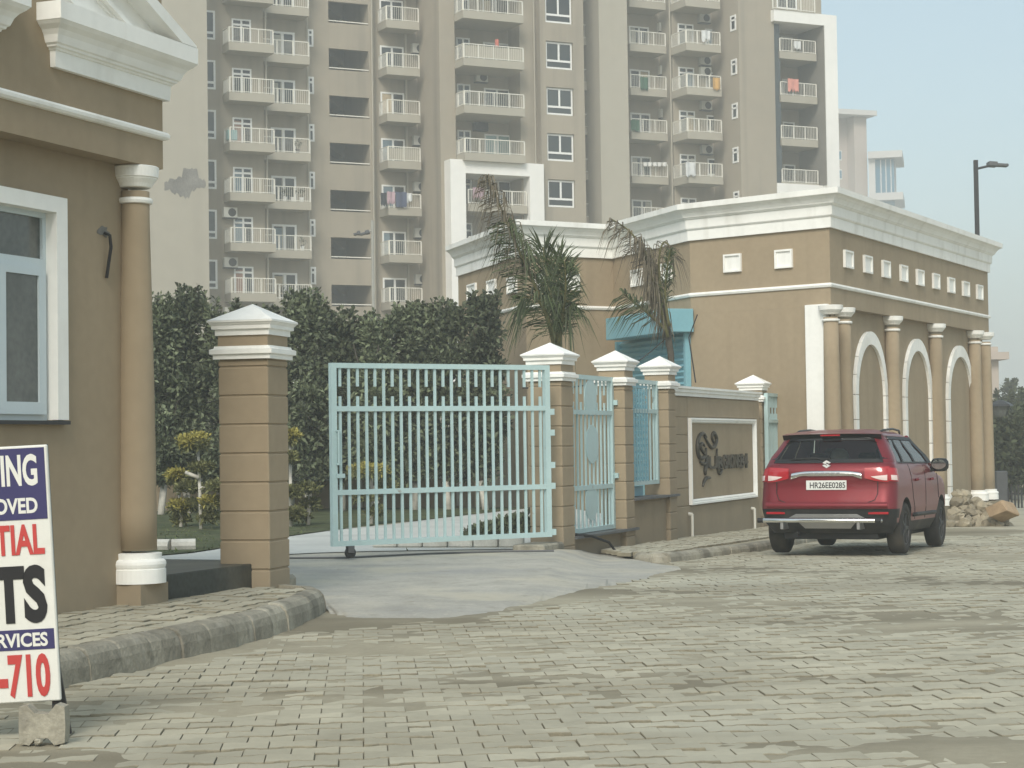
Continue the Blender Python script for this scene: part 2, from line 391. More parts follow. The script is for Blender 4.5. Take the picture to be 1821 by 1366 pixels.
# left kerb: ground contact read from the photograph, carried on out of frame
kl = [at_g(x, y) for x, y in ((112, 1224), (230, 1195), (348, 1168), (430, 1148), (505, 1125), (555, 1107), (584, 1088))]
d0 = (kl[0] - kl[2]).normalized()
kl = [kl[0] + d0 * 6.0] + kl
tip = kl[-1]
kl += [tip + Vector((-0.10, 0.35, 0)), tip + Vector((-0.36, 0.62, 0))]
kr = [ST.w(1.75, -0.05)] + [at_g(x, y) for x, y in ((1104, 992), (1132, 1000), (1186, 1001), (1275, 990), (1367, 978))]
dr = Vector((math.cos(STREET), math.sin(STREET), 0))
kr += [kr[-1] + dr * t for t in (4.0, 8.0, 13.0)]
apron_front = [at_g(x, y, 0.012) for x, y in ((572, 1076), (598, 1097), (640, 1106), (700, 1103), (760, 1103), (800, 1104), (850, 1096), (880, 1089), (950, 1074), (1020, 1055), (1110, 1036), (1180, 1022), (1210, 1013))]
apron_back = [at_z(x, y, 0.09) for x, y in ((380, 1012), (500, 987), (560, 983), (610, 981), (660, 980), (720, 979), (780, 978), (840, 977), (900, 976), (960, 976), (1000, 977))] + \
             [at_z(1030, 978, 0.03), at_g(1066, 979, 0.03), at_g(1110, 991, 0.025), at_g(1203, 1010, 0.015)]
def lerp_path(P, n):
    L = [0]
    for a, b in zip(P, P[1:]): L.append(L[-1] + (b-a).length)
    out = []
    for i in range(n):
        t = L[-1]*i/(n-1)
        k = max(j for j in range(len(P)-1) if L[j] <= t + 1e-9); f = (t-L[k])/max(1e-9, L[k+1]-L[k])
        out.append(P[k].lerp(P[k+1], f))
    return out
road_poly = [(p.x, p.y) for p in kl[:8]] + [(p.x, p.y) for p in apron_front] + [(p.x, p.y) for p in kr[3:]] + [(40, 52), (40, -5), (-12, -5)]
def inside(poly, x, y):
    c = False; n = len(poly)
    for i in range(n):
        (x1, y1), (x2, y2) = poly[i], poly[i-1]
        if (y1 > y) != (y2 > y) and x < (x2-x1)*(y-y1)/(y2-y1)+x1: c = not c
    return c
from mathutils import noise as mn
DUSTY = lerp_path(kl[1:8], 30) + lerp_path(apron_front, 45) + lerp_path(kr[2:7], 40)
def soil(x, y):                                # soil washed over the lowest pavers
    n = mn.noise(Vector((x*0.33, y*0.85, 1.7))) + 0.55*mn.noise(Vector((x*1.1, y*2.2, 4.1))) + 0.25*mn.noise(Vector((x*4, y*5, 9.0)))
    k = 1.0 if y < 13 else 0.75; n += 0.10*max(0.0, min(1.0, (12.0-y)/1.8))
    d = min((((x-p.x)**2 + (y-p.y)**2) for p in DUSTY))**.5     # grit gathers along the kerb foot and the ramp edge
    n += 0.35*mn.noise(Vector((x*9, y*9, 2.0))); return -0.0062 + 0.013*max(0.0, 1-d/0.40)*(0.7+n) + 0.010*max(-0.6, min(1.1, n*1.5))*k
RX = [-14, -8] + [-5.2 + 0.11*i for i in range(150)] + [14, 20, 45]; RY = [-8, 0, 4] + [7.0 + 0.11*i for i in range(215)] + [34, 38, 42, 46, 60]
mb = MB(); mb.smooth = True; mb.grid(lambda u, v: (u, v, g(v) + soil(u, v)), RX, RY)
road = structure('road', mb, M['sand'])

PA, PB, PE = 0.112, 0.093, 0.010               # half length, half depth and notch of the interlocking pavers
def paver_mesh(k):
    rnd = random.Random(k); a, e = PA - 0.0015, PE
    top = [(-a, PB-0.004+e), (-a*.62, PB-0.004+e), (-a*.36, PB-0.004-e), (a*.36, PB-0.004-e), (a*.62, PB-0.004+e), (a, PB-0.004+e)]
    out = top + [(-x, -z) for x, z in top]
    m = MB(); m.t = rnd.random(); n = len(out); c = 0.003
    ins = [(x*(1-c/PA*.7), y*(1-c/PB*1.6)) for x, y in out]
    ti = [rnd.uniform(-.003, .003), rnd.uniform(-.003, .003)]
    z = lambda x, y: x*ti[0]/PA + y*ti[1]/PB
    m.add([(x, y, z(x, y)) for x, y in ins] + [(x, y, -0.004+z(x, y)) for x, y in out] + [(x, y, -0.05) for x, y in out],
          [list(range(n))[::-1]] + [(i, (i+1) % n, n+(i+1) % n, n+i) for i in range(n)] + [(n+i, n+(i+1) % n, 2*n+(i+1) % n, 2*n+i) for i in range(n)])
    return m
paver_mbs = [paver_mesh(k) for k in range(9)]
for m in paver_mbs: m.f = [f[::-1] for f in m.f]; m.m = [0] + [1]*(len(m.f)-1)      # edges and sides are soiled
paver_mes = [m.mesh('paver', [M['paver'], M['bed']]) for m in paver_mbs]
CAM_I = CAM_M.inverted()
def project(p):
    q = CAM_I @ Vector(p)
    if q.z >= -0.01: return None
    return CX + F_PX*q.x/-q.z, CY - F_PX*q.y/-q.z
def in_view(p, m=30):
    q = project(p)
    return q is not None and -m < q[0] < 1821+m and -m < q[1] < 1366+m
def lay_pavers(parent, ok, zfn, ang, origin, nx, ny, most=295, rnd=random.Random(3), sc=1.0):
    ca, sa = math.cos(ang), math.sin(ang); spots = []
    for j in range(ny[0], ny[1]):
        for i in range(nx[0], nx[1]):
            u, v = (i + 0.5*(j % 2))*2*PA, j*2*PB
            x, y = origin[0]+u*ca-v*sa, origin[1]+u*sa+v*ca
            if ok(x, y): spots.append((x, y, zfn(x, y) + rnd.uniform(-.006, .005)))
    vis = sorted((s for s in spots if in_view(s, 10)), key=lambda s: s[1]); chosen = set(vis[:most])
    rest = MB(); rot = Matrix.Rotation(ang, 4, 'Z')
    for s in spots:
        k = rnd.randrange(9)
        if s in chosen:
            o = bpy.data.objects.new('paver', paver_mes[k]); COL.objects.link(o); o.location = s; o.rotation_euler = (0, 0, ang); o.scale = (sc, sc, 1); adopt(o, parent)
        elif s[1] > 2:
            rest.M = Matrix.Translation(s) @ rot; rest.t = paver_mbs[k].t; rest.add(paver_mbs[k].v, paver_mbs[k].f); rest.m[-len(paver_mbs[k].f):] = paver_mbs[k].m
    if rest.v: obj('paver', rest, [M['paver'], M['bed']], parent, 'stuff')
    return len(spots)
ax = [(p.x, p.y) for p in apron_front]
lay_pavers(road, lambda x, y: inside(road_poly, x, y) and -3.2-0.1*y < x < 0.29*y+1.2, lambda x, y: g(y)+0.006*math.sin(x*1.3+y*0.9), R(4.5), (0, 7.0), (-38, 56), (0, 128))
# beyond the pavers one can tell apart the road goes on as a sheet
mb = MB(); mb.grid(lambda u, v: (u, v, g(v) - 0.004), [-2, 4, 10, 20, 45], [30.6, 34, 38, 42, 46, 60]); 
mb.f = [f for f in mb.f]
far_road = structure('road', mb, M['paver'])

def kerbstones(parent, path, L, prof, z0, mt, side=1, h=1.0):
    tot = sum((b-a).length for a, b in zip(path, path[1:])); n = int(tot/L)
    path = [Vector((p.x, p.y, 0)) for p in path]; P = lerp_path(path, n+1); rnd = random.Random(5)
    for i in range(n):
        a, b = P[i], P[i+1]; d = (b-a).normalized(); a2, b2 = a+d*0.0006, b-d*0.0006
        m = MB(); m.t = rnd.random()
        nrm = Vector((-d.y, d.x, 0))*side; dz = rnd.uniform(-.008, .006); off = rnd.uniform(-.012, .012)
        k = len(prof); ts = (0, 0.05, 0.95, 1); vs = []
        for t in ts:
            q = a2.lerp(b2, t); q.z = 0.0; sh = 0.955 if t in (0, 1) else 1.0
            for o, z in prof: vs.append(q + nrm*(o*(1 if o > .1 else 1/sh)+off) + Vector((0, 0, (z*sh if z > 0 else z)*h+dz+z0(q.y))))
        fs = [[k*r+j, k*r+j+1, k*(r+1)+j+1, k*(r+1)+j] for r in range(3) for j in range(k-1)] + [list(range(k))[::-1], [3*k+j for j in range(k)]]
        if side < 0: fs = [f[::-1] for f in fs]
        m.add(vs, [f[::-1] for f in fs]); obj('kerbstone', m, mt, parent)
KP = [(0, -0.06), (0.012, 0.10), (0.028, 0.155), (0.058, 0.190), (0.100, 0.205), (0.175, 0.207), (0.175, -0.06)]
# left pavement between kerb and gatehouse
pier = at(455, 1000, 16.9)
fac_pts = [ST.w(-20, 0.35), ST.w(-7.4, 0.35)]
inner = [Vector((p.x-0.16, p.y+0.02, 0)) for p in kl]
lp = [(p.x, p.y) for p in inner] + [(p.x, p.y) for p in (ST.w(-7.6, 0.35), ST.w(-20, 0.6))]
mb = MB(); 
mb.prism(lp[::-1] if sum((lp[i-1][0]*lp[i][1]-lp[i][0]*lp[i-1][1]) for i in range(len(lp))) < 0 else lp, -0.05, 0.178)
pave = structure('pavement', mb, M['bed'])
kerbstones(pave, kl, 0.385, KP, lambda y: 0.0, M['kerb'])
lay_pavers(pave, lambda x, y: inside(lp, x, y), lambda x, y: 0.20, R(73), (kl[0].x, kl[0].y), (-10, 50), (-6, 18), sc=.93)
# right pavement under the sign wall
KR = [(0, -0.06), (0.010, 0.06), (0.03, 0.095), (0.07, 0.115), (0.15, 0.118), (0.15, -0.06)]
rp_in = [Vector((p.x-(0.14 if i else 0.0), p.y+(0.05 if i > 1 else .16), 0)) for i, p in enumerate(kr)]
wall_line = [ST.w(t, -0.02) for t in (13.0, 9.0, 5.0, 1.95)]
rp = [(p.x, p.y) for p in rp_in] + [(p.x, p.y) for p in wall_line]
mb = MB(); A = lerp_path([Vector((p.x-(0.06 if i else 0), p.y+.02, 0)) for i, p in enumerate(kr)], 14); B = lerp_path([Vector(p) for p in wall_line[::-1]], 14)
mb.add([(p.x, p.y, g(p.y)+0.08) for p in A] + [(p.x, p.y, g(p.y)+0.085) for p in B], [(i, i+1, 15+i, 14+i) for i in range(13)])
pave_r = structure('pavement', mb, M['sand'])
kerbstones(pave_r, kr, 0.36, KR, g, M['kerb'])
lay_pavers(pave_r, lambda x, y: inside(rp, x, y), lambda x, y: g(y)+0.112, STREET, (kr[1].x, kr[1].y), (-4, 60), (-4, 14), sc=.95)

# apron: worn concrete ramp from the road up to the gate line
NA = 120; fa, ba = lerp_path(apron_front, NA), lerp_path(apron_back, NA)
rnd = random.Random(11); mb = MB(); mb.smooth = True
jit = [Vector((rnd.uniform(-.02, .02), rnd.uniform(-.035, .035) + .10*mn.noise(Vector((i*.31, 3, 0))) + (.10 if rnd.random() < .08 else 0), 0)) for i, p in enumerate(fa)]
rows = 14; vs = []
for r in range(rows+1):
    t = r/rows
    for i in range(NA):
        p = fa[i].lerp(ba[i], t) + jit[i]*(1-t)**9; zz = p.z + 0.025*math.sin(math.pi*t); vs.append((p.x, p.y, zz + (0.0 if r else -0.03)))
mb.add(vs, [(r*NA+i, r*NA+i+1, (r+1)*NA+i+1, (r+1)*NA+i) for r in range(rows) for i in range(NA-1)])
structure('driveway_apron', mb, M['apron'])
# compound: lawn sheet, pale driveway on it
dv = [at_z(x, y, 0.101) for x, y in ((500, 986), (560, 983), (660, 980), (780, 978), (900, 976), (960, 977))] + \
     [ST.w(0.3, 0.3), ST.w(6.0, 0.3)] + [at_z(x, y, 0.101) for x, y in ((1010, 903), (945, 903.5), (860, 913), (780, 922), (700, 932), (640, 938), (580, 945), (515, 954), (440, 966), (380, 978), (340, 984), (283, 989))] + [ST.w(-9.5, 1.6), ST.w(-8.3, 0.2)]
mb = MB(); mb.add([(p.x, p.y, 0.101) for p in dv], [list(range(len(dv)))]); structure('driveway', mb, M['drive'])
le = [at_z(x, y, 0.098) for x, y in ((1010, 903), (945, 903.5), (860, 913), (780, 922), (700, 932), (640, 938), (580, 945), (515, 954), (440, 966), (380, 978), (340, 984), (283, 989))] + [ST.w(-13, 5), ST.w(-45, 5), ST.w(-45, 120), ST.w(14, 120), ST.w(12, 25)]
mb = MB(); mb.add([(p.x, p.y, 0.112) for p in le], [list(range(len(le)))]); structure('lawn', mb, M['lawn'])
# steel gate track sunk in the concrete
trk = [at_z(x, y, 0.112) for x, y in ((505, 991), (617, 990), (760, 983), (900, 979), (985, 978))]
mb = MB(); mb.tube([(p.x, p.y, 0.100) for p in trk], 0.014, 6); structure('gate_track', mb, M['lamp_grey'])

# ================================================================== gatehouse
gc = at(245, 1000, 15.3); GH = Frame((gc.x, gc.y), STREET)
gh = thing('gatehouse', 'tan gatehouse with white pediments, a column and a pale framed window', 'gatehouse', (gc.x, gc.y, 0.0), STREET)
def G(m=None): return MB(GH.M)
XL = -7.0; XR_ = GH.hit(289, 200, -0.20)[0]; ZS = GH.hit(150, 272, -0.20)[1]      # soffit height of the beam
zs1 = GH.hit(0, 230, -0.20)[1]; ZS = 0.5*(zs1 + GH.hit(196, 281, -0.20)[1])
wx0, wz0 = GH.hit(93, 748, 0.0); wx0, wz1 = GH.hit(93, 378, 0.0)
WR = GH.hit(93, 560, 0.0)[0]; WL = WR - 1.6
b = G(); xe = XR_-.2
b.box(XL, WL, 0, 0.25, 0, ZS+0.1); b.box(WR, xe, 0, 0.25, 0, ZS+0.1)
b.box(WL, WR, 0, 0.25, 0, wz0); b.box(WL, WR, 0, 0.25, wz1, ZS+0.1)
b.box(xe-0.25, xe, 0.25, 3.4, 0, ZS+0.1); b.box(XL, xe-0.25, 3.2, 3.4, 0, ZS+0.1)
obj('wall', b, M['tan'], gh)
b = G(); b.box(XL, XR_, -0.20, 3.6, ZS, 7.2); obj('beam', b, M['tan'], gh)
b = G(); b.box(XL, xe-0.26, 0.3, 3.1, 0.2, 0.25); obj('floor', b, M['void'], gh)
# string moulding
zst = 0.5*(GH.hit(0, 168, -0.22)[1] + GH.hit(285, 237, -0.22)[1])
half = [(0.0, zst-0.035), (0.025, zst-0.03), (0.042, zst-0.012), (0.045, zst+0.01), (0.03, zst+0.03), (0.0, zst+0.035)]
b = G(); b.sweep([(XL, -0.20), (XR_, -0.20), (XR_, 3.6)], half); obj('string_moulding', b, M['white'], gh)
# broken pediment: level cornice pieces
za = GH.hit(240, 160, -0.26)[1]; zb = 0.5*(GH.hit(118, 5, -0.41)[1]+GH.hit(300, 66, -0.41)[1])
def cornice_prof(z0, z1, d):
    h = z1-z0
    q = [(0.0, 0), (0.045, 0), (0.05, .27), (0.062, .28), (0.066, .31), (0.085, .325), (0.09, .36), (0.105, .38), (0.112, .42), (0.125, .50), (0.15, .58), (0.185, .645), (d-.004, .70), (d, .705), (d, 1.0), (0.0, 1.0)]
    return [(o, z0+h*t) for o, t in q]
pxl = GH.hit(105, 100, -0.28)[0]
b = G(); b.sweep([(pxl+0.05, 0.1), (pxl+0.05, -0.20), (XR_, -0.20), (XR_, 2.0)], cornice_prof(za, zb, 0.21)); obj('cornice', b, M['white'], gh)
pxr = GH.hit(18, 45, -0.25)[0]
b = G(); b.sweep([(XL, -0.20), (pxr-0.18, -0.20), (pxr-0.18, 0.1)], cornice_prof(za, zb, 0.21)); obj('cornice', b, M['white'], gh)
# raking cornice rising from the right end of the pediment towards an apex out of view
r0 = GH.hit(350, 82, -0.41); r1 = GH.hit(280, 0, -0.41); sl = (r1[1]-r0[1])/(r1[0]-r0[0])
x0, z0r = r0
def rake(t_lo, t_hi, y0, y1, name):
    m = G(); xa, xb = x0, x0-3.2
    nz = math.sqrt(1+sl*sl)
    a0, a1, b0, b1 = z0r-t_lo*nz, z0r-t_hi*nz, z0r+sl*(xb-xa)-t_lo*nz, z0r+sl*(xb-xa)-t_hi*nz
    lo = lambda x: zb+0.004
    poly = [(xa, a0), (xb, b0), (xb, b1), (xa, a1)]
    # clip below the level cornice
    out = []
    for i in range(4):
        p, q = poly[i-1], poly[i]
        pin, qin = p[1] >= zb+.004, q[1] >= zb+.004
        if pin != qin:
            t = (zb+.004-p[1])/(q[1]-p[1]); out.append((p[0]+(q[0]-p[0])*t, zb+.004))
        if qin: out.append(q)
    if len(out) > 2:
        m.xzprism(out if sum(out[i-1][0]*out[i][1]-out[i][0]*out[i-1][1] for i in range(len(out))) > 0 else out[::-1], y0, y1); obj(name, m, M['white'], gh)
for a_, c_, d_ in ((0.0, .10, -.41), (.10, .31, -.25), (.31, .345, -.33), (.345, .37, -.29), (.37, .56, -.27), (.56, .60, -.22)): rake(a_, c_, d_, 0.0, 'raking_cornice')
# column
b = G(); b.smooth = True; cz = ZS
ccx, ccy = GH.hit(243, 700, -0.07)[0], -0.07
col = [(0.150, 0.62), (0.150, 0.9)] + [(0.150-0.036*t**1.4, 0.9+(cz-0.42-0.9)*t) for t in (0.2, 0.4, 0.6, 0.8, 1.0)] + [(0.114, cz-0.2)]
b.lathe(col, (ccx, ccy), 40); obj('column', b, M['tan'], gh)
colo = bpy.data.objects[[o.name for o in gh.children][-1]]
b = G()
zb0 = GH.hit(250, 1041, -0.25)[1]
def base(m, z, r, c):
    m.lathe([(r*1.46, z), (r*1.46, z+.11), (r*1.40, z+.115), (r*1.45, z+.13), (r*1.48, z+.15), (r*1.45, z+.172), (r*1.36, z+.185), (r*1.24, z+.19), (r*1.25, z+.235), (r*1.0, z+.24)], c, 36)
base(b, zb0, 0.15, (ccx, ccy)); obj('column_base', b, M['white'], gh)
b = G()
def capital(m, z, r, c):
    m.lathe([(r*1.0, z-.30), (r*1.18, z-.295), (r*1.24, z-.275), (r*1.18, z-.255), (r*1.0, z-.25)], c, 36)
    m.lathe([(r*1.05, z-.17), (r*1.12, z-.165), (r*1.25, z-.14), (r*1.5, z-.105), (r*1.52, z-.095), (r*1.62, z-.09), (r*1.68, z-.01), (r*1.6, z-.003)], c, 36)
capital(b, cz, 0.114, (ccx, ccy)); obj('column_capital', b, M['white'], gh)
b = G(); b.box(ccx-0.2, ccx+.2, -0.22, 0.3, 0.0, zb0-0.004); obj('column_plinth', b, M['tan'], gh)
# window: white surround, pale blue sash frames, dark glass
wt = 0.115
b = G(); e = 0.05
q_ = .004; b.box(WR-q_, WR+wt*1.15, -e, 0.12, wz0+q_, wz1+wt); b.box(WL-wt, WL+q_, -e, 0.12, wz0+q_, wz1+wt); b.box(WL+q_, WR-q_, -e, 0.12, wz1-q_, wz1+wt)
win = obj('window', b, M['white'], gh)
ztr = GH.hit(60, 478, 0.1)[1]; xm = GH.hit(-14, 600, 0.08)[0]
b = G(); f = 0.045
b.box(WL, WR, 0.05, 0.11, wz0, wz0+f); b.box(WL, WR, 0.05, 0.11, wz1-f, wz1); b.box(WR-f, WR, 0.05, 0.11, wz0+f, wz1-f); b.box(WL, WL+f, 0.05, 0.11, wz0+f, wz1-f)
b.box(WL+f, WR-f, 0.04, 0.12, ztr, ztr+0.07)
obj('window_frame', b, M['alu'], win)
b = G(); sx0, sx1 = xm, WR-f-.006
b.box(sx0, sx1, 0.02, 0.049, wz0+f, wz0+f+0.09); b.box(sx0, sx1, 0.02, 0.049, ztr-0.06, ztr); b.box(sx1-0.085, sx1, 0.02, 0.049, wz0+f+0.09, ztr-0.06); b.box(sx0, sx0+0.085, 0.02, 0.049, wz0+f+0.09, ztr-0.06)
obj('sash', b, M['alu'], win)
b = G(); b.box(WL+f, WR-f, 0.075, 0.085, ztr+0.07, wz1-f); obj('pane', b, M['pane_gate'], win)
b = G(); b.box(WL+f, WR-f, 0.035, 0.04, wz0+f, ztr-0.03); obj('pane', b, M['pane_gate'], win)
b = G(); b.box(WL-0.1, WR+0.14, -0.06, 0.02, wz0-0.03, wz0-0.002); obj('window_sill', b, M['darkmetal'], win)
# scar in the plaster with a cable end hanging from it
cx_, cz_ = GH.hit(183, 412, 0.0); cx2, cz2 = GH.hit(187, 495, 0.0)
b = G(); rr = random.Random(2)
poly = [(cx_+0.075*math.cos(a)*rr.uniform(.6, 1.3), cz_+0.045*math.sin(a)*rr.uniform(.6, 1.3)) for a in [k*math.pi/7 for k in range(14)]]
b.xzprism(poly, -0.006, 0.02); obj('plaster_scar', b, M['cement'], gh)
b = G(); b.tube([(cx_, -0.01, cz_-0.01), (cx_+0.02, -0.05, cz_-0.03), (cx_+0.035, -0.05, cz_-0.12), (cx_+0.03, -0.035, cz_-0.22), (cx2-0.01, -0.02, cz2)], 0.013, 8)
obj('cable_stub', b, M['black'], gh)

# granite step between column and gate pillar
sx = GH.hit(474, 1030, 0.05)[0]
b = G(); b.bbox(ccx+.21, sx-0.03, -0.10, 1.5, 0.12, 0.40, 0.008)
o = obj('granite_step', b, M['granite']); tag(o, 'low dark granite step between the column and the tall gate pillar', 'step')

# ================================================================== gate pillars
def gate_pillar(c, s, z0, ztop, label, ang, wz=None, cap=0.075):
    t = thing('gate_pillar', label, 'pillar', (c.x, c.y, z0), ang, 'capped gate pillars')
    Fm = Matrix.Translation((c.x, c.y, 0)) @ Matrix.Rotation(ang, 4, 'Z'); h = s/2
    zc = ztop-0.19
    b = MB(Fm); b.box(-h+.012, h-.012, -h+.012, h-.012, z0-0.1, zc-0.3); obj('core', b, M['tan'], t)
    edges = [ztop-0.57-0.255*k for k in range(14) if ztop-0.57-0.255*k > z0+0.12]
    lev = [ztop-0.505] + edges + [z0-0.1]
    for hi, lo in zip(lev, lev[1:]):
        b = MB(Fm); b.bbox(-h, h, -h, h, lo+.006, hi-.006, 0.008); obj('block', b, M['tan'], t)
    sq = [(-h, -h), (-h, h), (h, h), (h, -h)][::-1]
    b = MB(Fm); z = ztop-0.50
    b.sweep([(-h, -h), (h, -h), (h, h), (-h, h)], [(-.02, z), (.035, z), (.035, z+.035), (.06, z+.045), (.06, z+.085), (.03, z+.095), (.025, z+.115), (-.02, z+.115)], True); obj('band_moulding', b, M['white'], t)
    b = MB(Fm); b.box(-h, h, -h, h, z+.117, zc-.10); obj('neck', b, M['tan'], t)
    b = MB(Fm); z = zc-.10
    b.sweep([(-h, -h), (h, -h), (h, h), (-h, h)], [(-.05, z), (.02, z), (.02, z+.05), (.045, z+.055), (.045, z+.085), (cap-.02, z+.095), (cap-.01, z+.11), (cap, z+.115), (cap, z+.13), (-.05, z+.13)], True)
    k = h+cap
    b.add([(-k, -k, z+.131), (k, -k, z+.131), (k, k, z+.131), (-k, k, z+.131), (0, 0, ztop)], [(0, 1, 4), (1, 2, 4), (2, 3, 4), (3, 0, 4)])
    obj('cap', b, M['white'], t); return t
pc = at(454, 1000, 17.05)
gate_pillar(pc, 0.47, 0.12, 2.70, 'tallest gate pillar of banded tan blocks, standing by the gatehouse step', R(75))
P1 = ST.w(0.02, 0.04); gate_pillar(P1, 0.45, -0.05, 2.71, 'banded gate pillar that carries the hinges of the swung gate', STREET)
P2 = ST.w(2.55, 0.0); gate_pillar(P2, 0.38, -0.06, 2.71, 'slim capped pillar between the two narrow blue grilles', STREET, cap=.08)
P3 = ST.w(4.66, 0.0); gate_pillar(P3, 0.37, -0.10, 2.71, 'slim capped pillar at the near end of the name wall', STREET, cap=.08)
P4 = ST.w(ST.hit(1341, 760, 0.26)[0], 0.26); gate_pillar(P4, 0.40, -0.20, 2.62, 'far capped pillar beyond the name panel, behind the red car', STREET, cap=.08)
# small concrete stubs at the pillar feet
b = MB(ST.M); b.bbox(-0.95, -0.22, -0.2, 0.22, 0.0, 0.17, 0.02); o = obj('concrete_stop', b, M['kerb']); tag(o, 'low concrete block at the foot of the gate hinge pillar', 'concrete block')
b = MB(Matrix.Translation((pc.x, pc.y, 0)) @ Matrix.Rotation(R(75), 4, 'Z')); b.bbox(0.24, 0.5, -0.2, 0.1, 0.02, 0.26, 0.03); o = obj('concrete_stop', b, M['kerb']); tag(o, 'small worn concrete lump at the foot of the tall pillar', 'concrete block')

# ================================================================== gates
def gate_leaf(name, label, fr, x0, x1, z0, z1, rails, n, split, lo_bars=True, plates=(), lattice=None, stile=0.07, group=None, bar=0.03):
    t = thing(name, label, 'gate', fr.w(x0, 0, z0), fr.a, group)
    def B(nm, *a, m='blue', par=t):
        q = MB(fr.M); q.box(*a); return obj(nm, q, M[m], par)
    B('stile', x0, x0+stile, -.035, .035, z0, z1); B('stile', x1-stile, x1, -.035, .035, z0, z1)
    rz = [z0] + rails + [z1-.06]
    for z in rz: B('rail', x0+stile, x1-stile, -.03, .03, z, z+.06)
    for i in range(n):
        xx = x0+stile+(x1-x0-2*stile)*(i+0.5)/n - bar/2
        for k, (a, c) in enumerate(zip(rz, rz[1:])):
            a2, c2 = a+.06, c
            if k == len(rz)-2 and split and i % 2 == 0:
                h = c2-a2; B('bar', xx, xx+bar, -.012, .012, a2, a2+h*.26); B('bar', xx, xx+bar, -.012, .012, a2+h*.52, c2)
            else: B('bar', xx, xx+bar, -.012, .012, a2, c2)
    return t
pa, pb = at(588, 800, 22.3), at(977, 800, 23.92)
ga = math.atan2(pb.y-pa.y, pb.x-pa.x); GL = Frame((pa.x, pa.y), ga); glen = math.hypot(pb.x-pa.x, pb.y-pa.y)
z0 = GL.hit(640, 970, 0)[1]; z1 = GL.hit(640, 646, 0)[1]
zr1 = GL.hit(640, 727, 0)[1]-.03; zr2 = GL.hit(640, 875, 0)[1]-.03
gl = gate_leaf('swing_gate', 'wide pale blue barred gate leaf standing half open across the drive', GL, 0, glen, z0, z1, [zr2, zr1], 25, True)
b = MB(GL.M); b.tube([(.075, -.06, zr2+.75), (.075, -.06, zr2+.36)], .014); b.box(.05, .1, -.07, .0, zr2+.74, zr2+.76); b.box(.05, .1, -.07, .0, zr2+.35, zr2+.37); b.box(.05, .16, -.05, -.03, zr2+.2, zr2+.25); obj('latch', b, M['blue'], gl)
b = MB(GL.M @ Matrix.Translation((.24, 0, z0-.08)) @ Matrix.Rotation(R(90), 4, 'X')); b.lathe([(.05, -.02), (.065, -.02), (.065, .02), (.05, .02)], (0, 0), 18); wh = obj('wheel', b, M['black'], gl)
b = MB(GL.M); b.box(.2, .28, -.035, -.025, z0-.08, z0); b.box(.2, .28, .025, .035, z0-.08, z0); obj('wheel_fork', b, M['lamp_grey'], wh)
for zz in (z1-.62, z1-.88, zr2-.0, zr2+.26, z0+.02):
    b = MB(GL.M); b.box(glen-.02, glen+.065, -.03, .03, zz, zz+.075); obj('hinge', b, M['blue'], gl)
# two narrow grilles between the pillars, one beyond the name wall
x1a, x1b = 0.27, 2.34
za0, za1 = ST.hit(1060, 944, 0)[1], ST.hit(1060, 669, 0)[1]
ga1 = gate_leaf('wicket_gate', 'narrow pale blue barred gate with round plates beside the hinge pillar', ST, x1a, x1b, za0, za1, [ST.hit(1060, 870, 0)[1], ST.hit(1060, 738, 0)[1]], 12, True, group='narrow grilles between pillars')
for px, py, r in ((1050, 707, .20), (1053, 790, .21), (1052, 893, .20)):
    x, z = ST.hit(px, py, -.02); b = MB(ST.M @ Matrix.Translation((x, -.016, z)) @ Matrix.Rotation(R(90), 4, 'X')); b.lathe([(r*1.25, 0), (r*1.25, .008)], (0, 0), 20)
    obj('round_plate', b, M['blue'], ga1)
b = MB(ST.M); b.box(x1a+.1, x1a+.62, .05, .09, za0+.55, za1-.45); obj('sheet_panel', b, M['skyblue'], ga1)
for zz in (ST.hit(1093, 717, 0)[1], ST.hit(1096, 846, 0)[1]):
    b = MB(ST.M); b.box(x1b-.02, x1b+.12, -.09, -.03, zz-.03, zz+.04); obj('hinge', b, M['blue'], ga1)
x2a, x2b = 2.77, 4.45
zc0, zc1 = ST.hit(1146, 862, 0)[1], ST.hit(1146, 676, 0)[1]
ga2 = gate_leaf('window_grille', 'short pale blue grille over a lattice panel, between slim pillars', ST, x2a, x2b, zc0, zc1, [ST.hit(1146, 735, 0)[1]], 9, True, group='narrow grilles between pillars')
b = MB(ST.M)
for i in range(9):
    xx = x2a+.08+i*.13; b.box(xx, xx+.055, -.030, -.020, zc0+.05, zc0+1.4)
for j in range(15): b.box(x2a+.08, x2a+1.2, -.019, -.013, zc0+.08+j*.095, zc0+.12+j*.095)
obj('lattice', b, M['skyblue'], ga2, 'stuff')
b = MB(ST.M); b.box(x2a+.1, x2a+1.15, .06, .3, zc0-.16, zc0-.02); obj('lower_shutter', b, M['skyblue'], ga2)
x3a, x3b = ST.hit(1363, 780, 0)[0], ST.hit(1390, 780, 0)[0]; ze0, ze1 = ST.hit(1376, 860, 0)[1], ST.hit(1376, 700, 0)[1]
gate_leaf('window_grille', 'far pale blue grille beyond the name wall, partly behind the red car', ST, x3a, x3b, ze0-.4, ze1, [ST.hit(1376, 752, 0)[1]], 9, True, group='narrow grilles between pillars')
